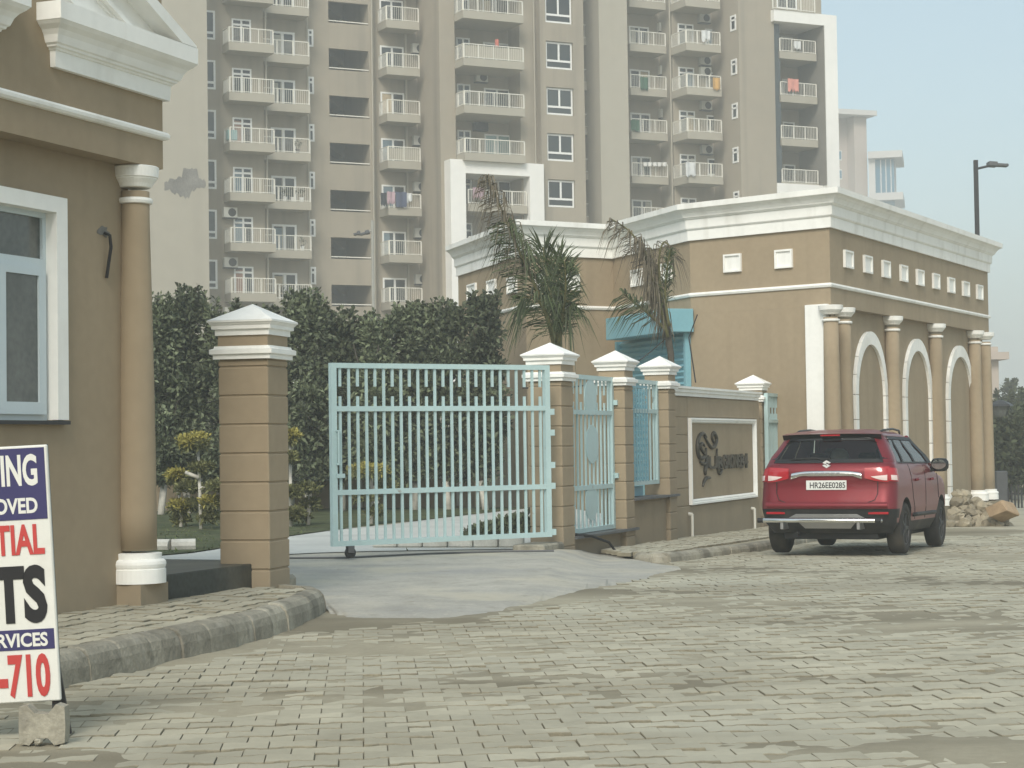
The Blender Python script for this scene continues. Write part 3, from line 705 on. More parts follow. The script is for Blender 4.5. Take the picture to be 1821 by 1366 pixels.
# low walls under and between the grilles
lw = thing('low_wall', 'low tan wall with dark sills under the two narrow grilles', 'wall', ST.w(2.5, 0, -.1), STREET)
b = MB(ST.M); b.box(.24, 2.36, -.10, .15, -.3, za0-.045); obj('wall', b, M['tan'], lw)
b = MB(ST.M); b.box(2.74, 4.47, -.12, .15, -.3, zc0-.20); obj('wall', b, M['tan'], lw)
b = MB(ST.M); b.box(.22, 2.85, -.22, .12, za0-.043, za0-.008); obj('sill', b, M['lamp_grey'], lw)
b = MB(ST.M); b.box(2.72, 4.9, -.22, .12, zc0-.198, zc0-.165); obj('sill', b, M['lamp_grey'], lw)
h0 = ST.w(.35, -.12, za0); b = MB(); hp = [ST.w(.3, -.1, za0+.02), ST.w(.6, -.28, za0-.02), ST.w(.95, -.4, za0-.12), ST.w(1.15, -.45, za0-.28), ST.w(1.0, -.5, za0-.36), ST.w(.7, -.42, za0-.33)]
b.smooth = True; b.tube(hp, .018, 8); o = obj('hose', b, M['black']); tag(o, 'black hose looping out under the narrow gate', 'hose')

# ================================================================== name wall
nw = thing('name_wall', 'tan boundary wall with a white framed panel and ornate name', 'wall', ST.w(7.4, 0.1, -.2), STREET)
nx0, nx1 = 4.87, ST.hit(1347, 800, .02)[0]; ny = 0.02
ztopw = 0.5*(ST.hit(1215, 684, ny)[1] + ST.hit(1335, 700, ny)[1])
fx0, fx1 = ST.hit(1224, 820, ny)[0], ST.hit(1341, 820, ny)[0]
fz1 = 0.5*(ST.hit(1224, 741, ny)[1] + ST.hit(1340, 748, ny)[1]); fz0 = 0.5*(ST.hit(1225, 896, ny)[1] + ST.hit(1341, 886, ny)[1])
b = MB(ST.M); b.box(nx0-.2, nx1+.2, ny+.012, ny+.25, -.6, ztopw-.15); obj('wall', b, M['tan'], nw)
def course(xa, xb):
    z = fz1+.02; hi = ztopw-.16
    lv = [hi, fz1+.01] + [fz1+.01-(fz1-fz0+.02)/5*k for k in range(1, 6)]
    for a, c in zip(lv, lv[1:]):
        q = MB(ST.M); q.bbox(xa, xb, ny, ny+.05, c+.006, a-.006, .006); obj('block', q, M['tan'], nw)
course(nx0, fx0-.02); course(fx1+.02, nx1)
b = MB(ST.M); b.bbox(nx0, nx1, ny-.01, ny+.05, -.6, fz0-.02, .006); obj('plinth', b, M['tan'], nw)
b = MB(ST.M); b.bbox(fx0-.01, fx1+.01, ny-.002, ny+.05, fz1+.02, ztopw-.165, .004); obj('block', b, M['tan'], nw)
b = MB(ST.M); z = ztopw-.15
b.sweep([(nx0-.0, ny+.28), (nx0, ny+.0), (nx1, ny+.0), (nx1, ny+.28)], [(0, z), (.03, z), (.03, z+.05), (.06, z+.06), (.06, z+.10), (.09, z+.115), (.09, z+.15), (-.02, z+.15)]); b.box(nx0+.02, nx1-.02, ny-.02, ny+.27, z+.01, z+.146); obj('coping', b, M['white'], nw)
b = MB(ST.M @ Matrix.Translation((0, ny, 0)) @ Matrix.Rotation(R(90), 4, 'X')); w_ = .085
b.sweep([(fx0, fz0), (fx1, fz0), (fx1, fz1), (fx0, fz1)], [(0, 0), (0, .06), (-.03, .062), (-.035, .04), (-.06, .045), (-.075, .03), (-.085, .0)], True)
fr_ = obj('frame', b, M['white'], nw)
b = MB(ST.M); b.box(fx0+.09, fx1-.09, ny+.004, ny+.011, fz0+.09, fz1-.09); obj('panel', b, M['tan'], nw)
# ornate name: large swash initial, capitals, raised figures
def panel_xz(px, py): return ST.hit(px, py, ny)
L_ = MB(ST.M @ Matrix.Translation((0, ny-.0, 0)))
def zoom(u, v): return panel_xz(1200+u/7.588, 720+v/7.588)
def word(body, u0, v0, u1, v1, off=.02):
    m = MB(ST.M @ Matrix.Translation((0, ny+.002, 0))); x0_, za_ = zoom(u0, v0); x1_, zb_ = zoom(u1, v1)
    put_text(m, body, (x0_, x1_, min(za_, zb_), max(za_, zb_)), .035, off); obj('lettering', m, M['bronze'], nw)
word('U', 440, 870, 560, 690); word('R', 560, 860, 640, 690, .03); word('GAONE', 640, 865, 858, 665, .03); word('84', 858, 660, 972, 850, .02)
def swash(pts, r):
    m = MB(ST.M); P = [panel_xz(1200+u/7.588, 720+v/7.588) for u, v in pts]; m.smooth = True
    # catmull-rom through the points
    Q = []
    for i in range(len(P)-1):
        a, b_, c, d = P[max(0, i-1)], P[i], P[i+1], P[min(len(P)-1, i+2)]
        for k in range(6):
            t = k/6; f = lambda j: 0.5*((2*b_[j])+(-a[j]+c[j])*t+(2*a[j]-5*b_[j]+4*c[j]-d[j])*t*t+(-a[j]+3*b_[j]-3*c[j]+d[j])*t**3)
            Q.append((f(0), ny-.015, f(1)))
    Q.append((P[-1][0], ny-.015, P[-1][1])); n = len(Q)
    m.tube(Q, [SW*r*(0.45+0.9*math.sin(math.pi*(0.08+0.84*i/(n-1)))) for i in range(n)], 8); obj('lettering', m, M['bronze'], nw)
SW = .68
swash([(415, 440), (370, 385), (315, 430), (290, 540), (300, 660), (340, 720), (400, 690), (410, 580)], .042)
swash([(400, 690), (375, 640), (330, 560), (360, 520), (395, 560)], .03)
swash([(390, 430), (440, 520), (490, 580), (535, 540), (550, 450), (515, 375), (490, 440), (520, 520)], .036)
swash([(420, 700), (410, 800), (395, 900), (405, 940)], .04); swash([(330, 770), (380, 800), (430, 760)], .03)
swash([(470, 985), (420, 985), (385, 1030), (370, 1100)], .034); swash([(560, 590), (555, 700), (560, 820), (590, 930), (625, 880), (600, 860)], .028); swash([(440, 680), (440, 850)], .03)
for px, y0, y1 in ((1231, 914, 955), (1342, 904, 944)):
    x, za_ = ST.hit(px, y0, -.05); _, zb_ = ST.hit(px, y1, -.05)
    b = MB(ST.M); b.tube([(x, -.05, zb_-.02), (x, -.05, za_)], .022, 8); b.tube([(x, -.05, za_-.01), (x, .02, za_+.0)], .028, 8); obj('outlet_pipe', b, M['pipe'], nw)
# ================================================================== club building with the portico
K = 1.1
pts = [at(815, 520, 44.0), at(935, 520, 39.2), at(1091, 520, 40.3), at(1228, 520, 36.9), at(1477, 520, 34.9), at(1757, 520, 45.0)]
P2d = [Vector((p.x, p.y)) for p in pts]
side = (P2d[5]-P2d[4]).normalized(); back = Vector((-side.y, side.x))
club = thing('club_building', 'tan club building with zigzag walls, white cornice and arched portico', 'building', (P2d[4].x+1, P2d[4].y+4, -0.3))
ZB, ZSTR, ZCB, ZCT, ZCAP = -0.45, 4.24, 5.29, 5.98, 3.86
poly = P2d + [P2d[5]+back*9, P2d[0]+Vector((2, 8))]
pl = [(p.x, p.y) for p in poly]
def facet(i, j):
    a, b_ = P2d[i], P2d[j]; d = b_-a
    return Frame((a.x, a.y), math.atan2(d.y, d.x)), d.length
path = P2d[:6]
b = MB()
b.prism([(p.x, p.y) for p in [P2d[0], P2d[1], P2d[2], P2d[3], P2d[4]-Vector((0, 0)), ] + [P2d[4]+back*0.16, P2d[5]+back*0.16] + poly[6:]], ZB, ZCAP)
obj('wall', b, M['tan'], club)
b = MB(); b.prism(pl, ZCAP+.001, ZCT-.12); obj('upper_wall', b, M['tan'], club)
b = MB(); b.prism(pl, ZCT-.118, ZCT-.05); obj('roof', b, M['white'], club)
h = ZCT-ZCB
b = MB(); b.sweep([tuple(p) for p in path] + [tuple(path[5]+back*6)],
   [(o, ZCB+h*t) for o, t in ((0, 0), (.05, 0), (.052, .28), (.075, .30), (.09, .33), (.095, .57), (.125, .60), (.13, .615), (.15, .63), (.16, .67), (.19, .74), (.24, .81), (.29, .845), (.295, .85), (.30, 1.0), (0, 1.0))])
obj('cornice', b, M['white'], club)
b = MB(); b.sweep([tuple(p) for p in path] + [tuple(path[5]+back*6)], [(0, ZSTR-.04), (.03, ZSTR-.035), (.045, ZSTR), (.03, ZSTR+.035), (0, ZSTR+.04)]); obj('string_moulding', b, M['white'], club)
# white relief tiles in the frieze
def tile(fr, x0, x1, z0, z1):
    b = MB(fr.M); w = .035
    b.box(x0, x0+w, -.05, .01, z0, z1); b.box(x1-w, x1, -.05, .01, z0, z1); b.box(x0+w, x1-w, -.05, .01, z0, z0+w); b.box(x0+w, x1-w, -.05, .01, z1-w, z1)
    b.box(x0+w, x1-w, -.018, .01, z0+w, z1-w); obj('relief_tile', b, M['white'], club)
def px_tile(fr, a, c, y0, y1):
    x0, z1 = fr.hit(a, y0); x1, _ = fr.hit(c, y0); _, z0 = fr.hit((a+c)/2, y1); z1 = fr.hit((a+c)/2, y0)[1]
    tile(fr, x0, x1, z0, z1)
F0, n0 = facet(0, 1); F1, n1 = facet(1, 2); F2, n2 = facet(2, 3); F3, n3 = facet(3, 4); FP, nP = facet(4, 5)
for a, c, y0, y1 in ((833, 848, 505, 533), (868, 883, 498, 527), (904, 920, 493, 522)): px_tile(F0, a, c, y0, y1)
for a, c, y0, y1 in ((950, 970, 487, 515), (1005, 1029, 487, 516)): px_tile(F1, a, c, y0, y1)
for a, c, y0, y1 in ((1124, 1145, 479, 509), (1176, 1196, 468, 498)): px_tile(F2, a, c, y0, y1)
for a, c, y0, y1 in ((1288, 1319, 452, 484), (1379, 1410, 444, 477)): px_tile(F3, a, c, y0, y1)
for a, c, y0, y1 in ((1499, 1514, 446, 477), (1534, 1548, 455, 486), (1567, 1580, 464, 494), (1599, 1611, 472, 501), (1628, 1640, 480, 508), (1657, 1668, 487, 514), (1684, 1695, 494, 521), (1710, 1721, 501, 527), (1735, 1745, 507, 533)): px_tile(FP, a, c, y0, y1)
# white corner pilaster on the front
xa, xb = F3.hit(1437, 640)[0], n3-.04
b = MB(F3.M); b.bbox(xa, xb, -.09, .02, ZB, ZCAP+.03, .008); obj('pilaster', b, M['white'], club)
# columns along the portico (shaft > capital, base)
def col(fr, x, z0, z1, y=0.05):
    b = MB(fr.M); b.smooth = True; b.lathe([(.165, z0)] + [(.165-.03*t**1.5, z0+(z1-.22-z0)*t) for t in (.2, .4, .6, .8, 1)], (x, y), 24); c = obj('column', b, M['tan'], club)
    b = MB(fr.M); capital(b, z1, .135, (x, y)); obj('capital', b, M['white'], c)
    b = MB(fr.M); base(b, z0+.02, .165, (x, y)); obj('base', b, M['white'], c)
for px in (1477, 1504, 1590, 1667, 1736, 1754):
    x = FP.hit(px, 640, 0.0)[0]; col(FP, x, -0.06, ZCAP, .03 if px != 1477 else -.02)
b = MB(FP.M); b.box(FP.hit(1728, 880)[0]-.2, nP+.12, -.22, .5, ZB, -0.07); b.box(-.15, 1.0, -.22, .5, ZB, -.07); obj('plinth', b, M['tan'], club)
# blind arches: white voussoir surround standing proud of a recessed panel
def arch(a, c, ytop):
    w0, w1 = FP.hit(a, 680, .16)[0], FP.hit(c, 680, .16)[0]; ztop = FP.hit((a+c)/2, ytop, .16)[1]
    r = (w1-w0)/2; xc = (w0+w1)/2; rv = min(1.35, (ztop-1.5)*0.62); zc = ztop-rv; t = .17
    zz0 = -.1; n = 10
    b = MB(FP.M); b.box(w0+t, w1-t, .145, .17, ZB, zc)     # panel face, slightly proud of the wall behind
    pn = [(w0+t, zc), ] + [(xc-(r-t)*math.cos(math.pi*k/16), zc+(rv-t*1.5)*math.sin(math.pi*k/16)) for k in range(1, 16)] + [(w1-t, zc)]
    b.xzprism(pn[::-1], .145, .17); ar = obj('arch_panel', b, M['tan'], club)
    def ring(th0, th1):
        q = []; m = 4
        for k in range(m+1):
            th = th0+(th1-th0)*k/m; q.append((xc-r*math.cos(th), zc+rv*math.sin(th)))
        for k in range(m, -1, -1):
            th = th0+(th1-th0)*k/m; q.append((xc-(r-t)*math.cos(th), zc+(rv-t*1.5)*math.sin(th)))
        return q[::-1]
    for k in range(n):
        m = MB(FP.M); gp = .006
        m.xzprism(ring(math.pi*k/n+gp, math.pi*(k+1)/n-gp), .09, .18); obj('arch_stone', m, M['white'], ar)
    k = 0; z = zc
    while z > -.05:
        zl = max(-.1, z-.48)
        for xx in (w0, w1-t):
            m = MB(FP.M); m.bbox(xx, xx+t, .09, .18, zl+.006, z-.006, .005); obj('arch_stone', m, M['white'], ar)
        z = zl
for a, c, y in ((1516, 1573, 590), (1604, 1653, 603), (1681, 1727, 615)): arch(a, c, y)
# roller shutter under its box on the recessed wall
bx0, bx1 = F2.hit(1060, 585, -.55)[0], n2+.12
sz0, sz1 = F2.hit(1150, 596, -.5)[1], F2.hit(1150, 560, -.5)[1]
sh = thing('roller_shutter', 'sky blue roller shutter under a projecting box behind the palms', 'shutter', F2.w(n2/2, -.1, 0), F2.a)
b = MB(F2.M); b.bbox(bx0+.5, bx1, -.55, -.003, sz0, sz1+.05, .01); obj('shutter_box', b, M['skyblue'], sh)
s0, s1 = F2.hit(1100, 640, -.08)[0], n2-.12
for k in range(22):
    z = sz0-.02-k*.115
    b = MB(F2.M); b.add([(s0, -.02, z), (s1, -.02, z), (s0, -.075, z-.05), (s1, -.075, z-.05), (s0, -.02, z-.113), (s1, -.02, z-.113)], [(0, 2, 3, 1), (2, 4, 5, 3), (0, 1, 5, 4)]); obj('slat', b, M['skyblue'], sh)
for xx in (s1, s0-.09): b = MB(F2.M); b.box(xx, xx+.09, -.12, -.003, -.2, sz0); obj('guide_rail', b, M['skyblue'], sh)
b = MB(F2.M); b.box(s0, s1, -.015, -.004, -.2, sz0); obj('backing', b, M['skyblue'], sh)
# slack cable from the wall to the pillar
cb = [at(1240, 560, 36.0), at(1225, 600, 35.5), at(1237, 680, 34.5)]
mbc = MB(); mbc.tube(cb, .012, 6); o = obj('cable', mbc, M['black']); tag(o, 'thin dark cable hanging down beside the blue shutter box', 'cable')
c0, c1 = at(930, 690, 26.0), at(1195, 592, 35.0)
mbc = MB(); mbc.tube([c0.lerp(c1, k/12)-Vector((0, 0, .35*math.sin(math.pi*k/12))) for k in range(13)], .010, 6); o = obj('cable', mbc, M['black']); tag(o, 'thin slack wire strung from behind the hinge pillar to the shutter box', 'cable')

# ================================================================== planting
def leaf_clump(mb, c, n, spread, size, rnd, up=0.4, ratio=0.24):
    for _ in range(n):
        d = Vector((rnd.gauss(0, 1), rnd.gauss(0, 1), rnd.gauss(0, 1))).normalized()
        p = Vector(c) + Vector((d.x*spread[0], d.y*spread[1], d.z*spread[2]))*rnd.random()**.6
        a = (d*0.9 + Vector((rnd.gauss(0, .45), rnd.gauss(0, .45), up+rnd.gauss(0, .45)))).normalized(); s = size*rnd.uniform(.6, 1.3)
        u = a.cross(Vector((rnd.gauss(0, 1), rnd.gauss(0, 1), rnd.gauss(0, 1)))).normalized()*s*ratio
        mb.t = rnd.random()
        q = p+a*s*.5+Vector((0, 0, -.12*s))*0; e = p+a*s-Vector((0, 0, .18*s))
        o = len(mb.v); mb.v += [tuple(p), tuple(q+u), tuple(e), tuple(q-u)]
        mb.f.append([o, o+1, o+2, o+3]); mb.m.append(mb.mi); mb.sm.append(False); mb.tone.append(mb.t)
def tree(name, label, cat, x, y, z, h, w, crown_lo, n_clump, leaf, rnd, mleaf, group=None, wash=True, shape='column', dens=60, r=.07):
    t = thing(name, label, cat, (x, y, z), 0, group)
    b = MB(); lean = Vector((rnd.uniform(-.1, .1), rnd.uniform(-.1, .1), 0)); b.smooth = True
    pth = [Vector((x, y, z-.1))+lean*k+Vector((rnd.uniform(-.04, .04), rnd.uniform(-.04, .04), (h*.9+.1)*k/5)) for k in range(6)]
    b.tube(pth, [r*(1-.14*k) for k in range(6)], 8)
    for k in range(7):
        i = rnd.randrange(2, 5); a = rnd.uniform(0, 6.28); q = pth[i]
        b.tube([q, q+Vector((math.cos(a)*w*.35, math.sin(a)*w*.35, h*.10)), q+Vector((math.cos(a)*w*.6, math.sin(a)*w*.6, h*.22))], [r*.45, r*.3, r*.15], 6)
    tk = obj('trunk', b, M['bark'], t)
    if wash:
        b = MB(); b.smooth = True; b.tube([pth[0], pth[0].lerp(pth[1], .95)], [r*1.08, r*1.0], 8); obj('limewash_band', b, M['limewash'], tk)
    b = MB()
    for _ in range(n_clump):
        f = rnd.random(); zz = crown_lo + (h-crown_lo)*f
        env = (1-.55*max(0, f-.55)/.45)*(0.75+.25*min(1, f/.25)) if shape == 'column' else math.sin(math.pi*min(1, .12+.85*f))**.6
        a = rnd.uniform(0, 6.283); rr = w*env*math.sqrt(rnd.random())*rnd.uniform(.85, 1.12)
        c = (x+rr*math.cos(a), y+rr*math.sin(a), z+zz); s = rnd.uniform(.16, .34)*(w**.35)
        leaf_clump(b, c, dens, (s, s, s*1.15), leaf, rnd)
    for _ in range(int(n_clump*.20)):              # upright sprigs standing above the crown
        a = rnd.uniform(0, 6.283); q = w*math.sqrt(rnd.random())*.75; zz = z+h*rnd.uniform(.90, 1.02)
        for j in range(6): leaf_clump(b, (x+q*math.cos(a)+rnd.uniform(-.03, .03), y+q*math.sin(a), zz+.075*j*w**.3), 8, (.05, .05, .05), leaf, rnd, 1.0)
    obj('crown', b, mleaf, t); return t
rnd = random.Random(21)
tops = [(285, 556), (335, 543), (405, 570), (478, 582), (548, 550), (612, 584), (670, 592), (735, 574), (800, 566), (862, 552)]
desc = ['beside the gatehouse column', 'with a pointed top left of the tall pillar', 'directly behind the tall pillar cap', 'just right of the tall pillar', 'with a raised tip above the gate latch end', 'behind the first bars of the gate', 'below the stairwell openings', 'flat topped over the middle of the gate', 'where the hedge meets the white frame', 'at the hedge end against the tan club wall']
for (px, py), ds in zip(tops, desc):
    Y = 38.5 + rnd.uniform(-.5, .5); p = at(px, 800, Y); ht = at(px, py, Y).z - .1
    tree('hedge_tree', 'dark leafy tree in the hedge row, ' + ds, 'tree', p.x, p.y, .09, ht, .56 if px != 862 else .40, .75, 135, .125, rnd, M['leaf'], 'dark trees in the hedge row', dens=80)
# boundary wall behind the topiary, with a coping and framed panels
a0, a1 = at(120, 900, 40.2), at(845, 900, 40.6)
BW = Frame((a0.x, a0.y), math.atan2(a1.y-a0.y, a1.x-a0.x)); bl = (a1-a0).length
bw = thing('boundary_wall', 'low tan garden wall with white coping behind the clipped shrubs', 'wall', BW.w(bl/2, 0, .05), BW.a)
b = MB(BW.M); b.box(0, bl, 0, .2, -.2, 1.18); obj('wall', b, M['tan'], bw)
b = MB(BW.M); b.box(-.02, bl+.02, -.08, .24, 1.182, 1.24); b.box(-.02, bl+.02, -.05, .22, 1.245, 1.36); obj('coping', b, M['white'], bw)
for px in (352, 519, 640, 740):
    x, _ = BW.hit(px, 850); b = MB(BW.M); wd = .9
    b.box(x, x+wd, -.03, .01, .70, .78); b.box(x, x+.05, -.03, .01, .12, .70); b.box(x+wd-.05, x+wd, -.03, .01, .12, .70); obj('panel_frame', b, M['kerb_white'], bw)
# clipped shrubs with tiers of rounded pads
def topiary(label, stem_px, pads, Y, rnd):
    p = at(stem_px[0][0], stem_px[0][1], Y); t = thing('topiary_shrub', label, 'shrub', (p.x, p.y, .09), 0, 'clipped tiered shrubs on the lawn')
    b = MB(); b.smooth = True
    for ch in stem_px[1:]:
        pp = [at(x, y, Y+.05*i) for i, (x, y) in enumerate(ch)]; pp[0].z = min(pp[0].z, .08) if ch is stem_px[1] else pp[0].z
        b.tube(pp, [.035, .03, .022][:len(pp)] if len(pp) <= 3 else .03, 7)
    obj('stem', b, M['limewash'], t)
    for (x, y, rx, ry, gold) in pads:
        c = at(x, y, Y+rnd.uniform(-.15, .15)); k = Y/F_PX; b = MB()
        for _ in range(26):
            a = rnd.uniform(0, 6.28); rr = math.sqrt(rnd.random())
            leaf_clump(b, (c.x+rx*k*rr*math.cos(a), c.y+rx*k*rr*math.sin(a), c.z+ry*k*.5*(1-rr*rr)+rnd.uniform(-.3, .2)*ry*k), 34, (.10, .10, .07), .075, rnd, .8, .2)
        obj('pad', b, M['gold'] if gold else M['topiary_green'], t)
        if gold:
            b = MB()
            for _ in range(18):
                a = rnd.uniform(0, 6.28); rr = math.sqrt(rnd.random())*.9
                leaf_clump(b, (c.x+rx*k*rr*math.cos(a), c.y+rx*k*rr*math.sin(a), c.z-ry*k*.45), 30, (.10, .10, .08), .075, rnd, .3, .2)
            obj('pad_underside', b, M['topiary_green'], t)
topiary('tall clipped shrub with a wide yellow crown left of the tall pillar', [(358, 940), [(358, 945), (356, 880), (352, 800)], [(356, 870), (380, 860)], [(354, 850), (330, 840)]],
        [(346, 784, 24, 14, 1), (358, 833, 17, 9, 0), (388, 866, 17, 9, 0), (374, 893, 12, 7, 1), (372, 922, 12, 9, 0)], 31, rnd)
topiary('lower clipped shrub with many small pads beside the column', [(322, 945), [(322, 948), (322, 905), (318, 870)], [(320, 900), (334, 880)], [(318, 880), (314, 850)]],
        [(315, 846, 14, 9, 1), (336, 869, 16, 11, 0), (320, 900, 17, 9, 1), (341, 899, 12, 7, 0), (322, 925, 10, 9, 0)], 32, rnd)
topiary('narrow clipped shrub half hidden by the right side of the tall pillar', [(516, 940), [(517, 945), (517, 880), (516, 790)]],
        [(517, 776, 10, 10, 1), (516, 815, 6, 5, 0), (519, 876, 9, 9, 0), (524, 915, 12, 10, 0)], 31.5, rnd)
topiary('bushy clipped shrub between the tall pillar and the gate', [(545, 935), [(548, 940), (550, 900), (549, 880)]],
        [(549, 871, 15, 10, 0), (553, 899, 14, 12, 0), (533, 919, 14, 9, 0)], 32, rnd)
topiary('clipped shrub with a flat yellow top seen through the gate bars', [(660, 935), [(660, 940), (662, 890), (660, 845)], [(661, 880), (690, 870)]],
        [(655, 836, 34, 9, 1), (690, 868, 14, 12, 0), (650, 885, 18, 9, 0), (668, 912, 12, 10, 0)], 32, rnd)
# lawn tufts, border plants
b = MB(); rg = random.Random(5)
for _ in range(5200):
    u, v = rg.uniform(2, 11), rg.uniform(1.2, 14); q = ST.w(-12+u*1.0+rg.uniform(0, 7), v*1.1, .1)
    if inside([(p.x, p.y) for p in dv], q.x, q.y) or q.y > 40 or q.y < 24: continue
    b.t = rg.random(); a = rg.uniform(0, 6.28); hh = rg.uniform(.02, .055); dx = Vector((math.cos(a)*.02, math.sin(a)*.02, 0)); o = len(b.v)
    b.v += [tuple(q-dx), tuple(q+dx), tuple(q+Vector((rg.uniform(-.03, .03), rg.uniform(-.03, .03), hh)))]; b.f.append([o, o+1, o+2]); b.m.append(0); b.sm.append(False); b.tone.append(b.t)
gr = obj('lawn_grass', b, M['grass'], None, 'stuff'); gr['label'] = 'short lawn grass beyond the driveway'; gr['category'] = 'grass'
b = MB(); rg = random.Random(6)
for k in range(60):
    px = 835+108*k/59; p = at_z(px, 953-2*k/59, .1); leaf_clump(b, (p.x, p.y, .12+.0022*k), 26, (.10, .12, .09+.0016*k), .11, rg, .9, .22)
o = obj('border_plants', b, M['leaf'], None, 'stuff'); o['label'] = 'low dark border plants behind the gate'; o['category'] = 'plants'
# kerb blocks on the drive behind the gate, and two by the lawn
KB = [Vector(at_z(660+45*k, 974, .1)) for k in range(7)]
for k in range(6):
    a, c = KB[k], KB[k+1]; d = (c-a); an = math.atan2(d.y, d.x); b = MB(Matrix.Translation(a) @ Matrix.Rotation(an, 4, 'Z')); b.bbox(.01, d.length-.01, 0, .14, 0, .10+.008*k, .02)
    o = obj('kerb_block', b, M['kerb_white']); tag(o, 'low pale kerb block behind the foot of the gate, ' + ('leftmost of the row', 'second from the left', 'third from the left', 'third from the right', 'second from the right', 'rightmost, nearest the hinge pillar')[k], 'kerb block', 'kerb blocks behind the gate')
kb = [at_z(272, 979, .1), at_z(304, 979, .1), at_z(349, 978, .1)]
for k, lb in ((0, 'whitewashed rounded kerb stone on the lawn edge, partly behind the column'), (1, 'whitewashed rounded kerb stone with its end showing on the lawn edge')):
    b = MB(); a, c = kb[k], kb[k+1]; b.smooth = False; d = (c-a).normalized()*.008
    b.tube([a+d+Vector((0, 0, .06)), c-d+Vector((0, 0, .06))], .09, 10); o = obj('kerb_stone', b, M['kerb_white']); tag(o, lb, 'kerb stone')

# palms: a stout stem with arching fronds whose leaflets hang
def frond(mb, rib, P, length, droop, rnd, dens=60, leaf=.5, w=.0095, side_amt=1.0, hang=0.6, start=.12, wild=.15):
    n = len(P); rib.tube(P, [.026*(1-.8*i/(n-1))+.004 for i in range(n)], 6)
    dens = int(dens*1.0)
    for k in range(dens):
        f = start+(1-start)*(k+rnd.random())/dens; i = min(n-2, int(f*(n-1))); q = P[i].lerp(P[i+1], f*(n-1)-i); t = (P[i+1]-P[i]).normalized()
        s = t.cross(Vector((0.15, 1, 0.1))).normalized()
        if s.length < .1: s = Vector((1, 0, 0))
        for sg in (-1, 1):
            L_ = leaf*(1-.45*abs(2*f-1)**2)*rnd.uniform(.7, 1.15); dirv = (s*sg*side_amt + t*.75 + Vector((rnd.gauss(0, wild), rnd.gauss(0, .35), rnd.gauss(0, wild)))).normalized()
            p0 = q; p1 = q+dirv*L_*.5+Vector((0, 0, -hang*L_*.18)); p2 = q+dirv*L_*.85+Vector((0, 0, -hang*L_*.62)); a = dirv.cross(Vector((rnd.gauss(0, .3), 1, rnd.gauss(0, .3)))).normalized()*w*rnd.uniform(.7, 1.3)
            mb.t = rnd.random(); o = len(mb.v); mb.v += [tuple(p0-a*.5), tuple(p0+a*.5), tuple(p1+a), tuple(p1-a), tuple(p2)]
            for f_ in ([o, o+1, o+2, o+3], [o+3, o+2, o+4]): mb.f.append(f_); mb.m.append(0); mb.sm.append(False); mb.tone.append(mb.t)
def curve(px, Y, dy=0.0, n=14):
    P = [at(x, y, Y+dy*i/(len(px)-1)) for i, (x, y) in enumerate(px)]; out = []
    for i in range(len(P)-1):
        a, b_, c, d = P[max(0, i-1)], P[i], P[i+1], P[min(len(P)-1, i+2)]
        for k in range(5):
            t = k/5; out.append(0.5*((2*b_)+(-a+c)*t+(2*a-5*b_+4*c-d)*t*t+(-a+3*b_-3*c+d)*t**3))
    return out+[P[-1]]
rp_ = random.Random(31); Y1 = 27.3
p = at(992, 700, Y1); t1 = thing('palm_tree', 'young palm with a long withered frond leaning left over the hinge pillar', 'palm', (p.x, p.y, .09))
b = MB(); b.smooth = True; b.tube([at(992, 975, Y1), at(992, 700, Y1), at(991, 610, Y1), at(992, 560, Y1)], [.10, .09, .075, .05], 10); obj('trunk', b, M['frond_rib'], t1)
def add_frond(t, px, Y, dry, dy=0, **kw):
    m, r_ = MB(), MB(); r_.smooth = True; frond(m, r_, curve(px, Y, dy), 0, 0, rp_, **kw); f_ = obj('frond', m, M['frond_dry' if dry else 'frond'], t); obj('rib', r_, M['frond_rib'], f_)
add_frond(t1, [(985, 615), (965, 540), (925, 450), (893, 375), (866, 312)], Y1, True, -.3, dens=100, leaf=.7, hang=2.3, side_amt=.45, start=.42, wild=.22)
add_frond(t1, [(985, 612), (966, 545), (945, 495), (920, 440), (900, 395)], Y1-.1, False, -.3, dens=95, leaf=.90, hang=1.7, side_amt=.6, start=.10, wild=.2)
add_frond(t1, [(994, 610), (984, 545), (972, 490), (966, 440)], Y1, False, .3, dens=60, leaf=.85, hang=.25, side_amt=.38, start=.2)
add_frond(t1, [(996, 610), (998, 550), (1000, 500), (994, 455)], Y1+.1, False, .2, dens=65, leaf=.8, hang=.35, side_amt=.34, start=.15)
add_frond(t1, [(994, 610), (1001, 560), (1006, 510), (1004, 465)], Y1-.2, False, -.4, dens=70, leaf=.75, hang=1.4, side_amt=.42, start=.1)
add_frond(t1, [(990, 605), (972, 560), (952, 530), (928, 530)], Y1-.2, False, -.5, dens=50, leaf=.7, hang=1.5, side_amt=.7, start=.1)
add_frond(t1, [(996, 605), (1000, 560), (1006, 535), (1018, 545)], Y1, False, -.5, dens=26, leaf=.75, hang=1.5, side_amt=.6)
Y2 = 31.0; p = at(1192, 700, Y2); t2 = thing('palm_tree', 'thin palm of mostly dead grey fronds in front of the blue shutter', 'palm', (p.x, p.y, .05))
b = MB(); b.smooth = True; b.tube([at(1196, 960, Y2), at(1194, 700, Y2), at(1193, 630, Y2), at(1182, 560, Y2), at(1172, 520, Y2)], [.07, .06, .055, .06, .07], 10); obj('trunk', b, M['bark'], t2)
add_frond(t2, [(1190, 610), (1168, 520), (1145, 450), (1120, 412), (1088, 390)], Y2, True, -.3, dens=42, leaf=.6, hang=2.0, side_amt=.4, start=.4, wild=.3)
add_frond(t2, [(1188, 600), (1168, 520), (1152, 465), (1140, 420)], Y2-.1, True, -.2, dens=90, leaf=.6, hang=2.6, side_amt=.20, start=.12, wild=.16)
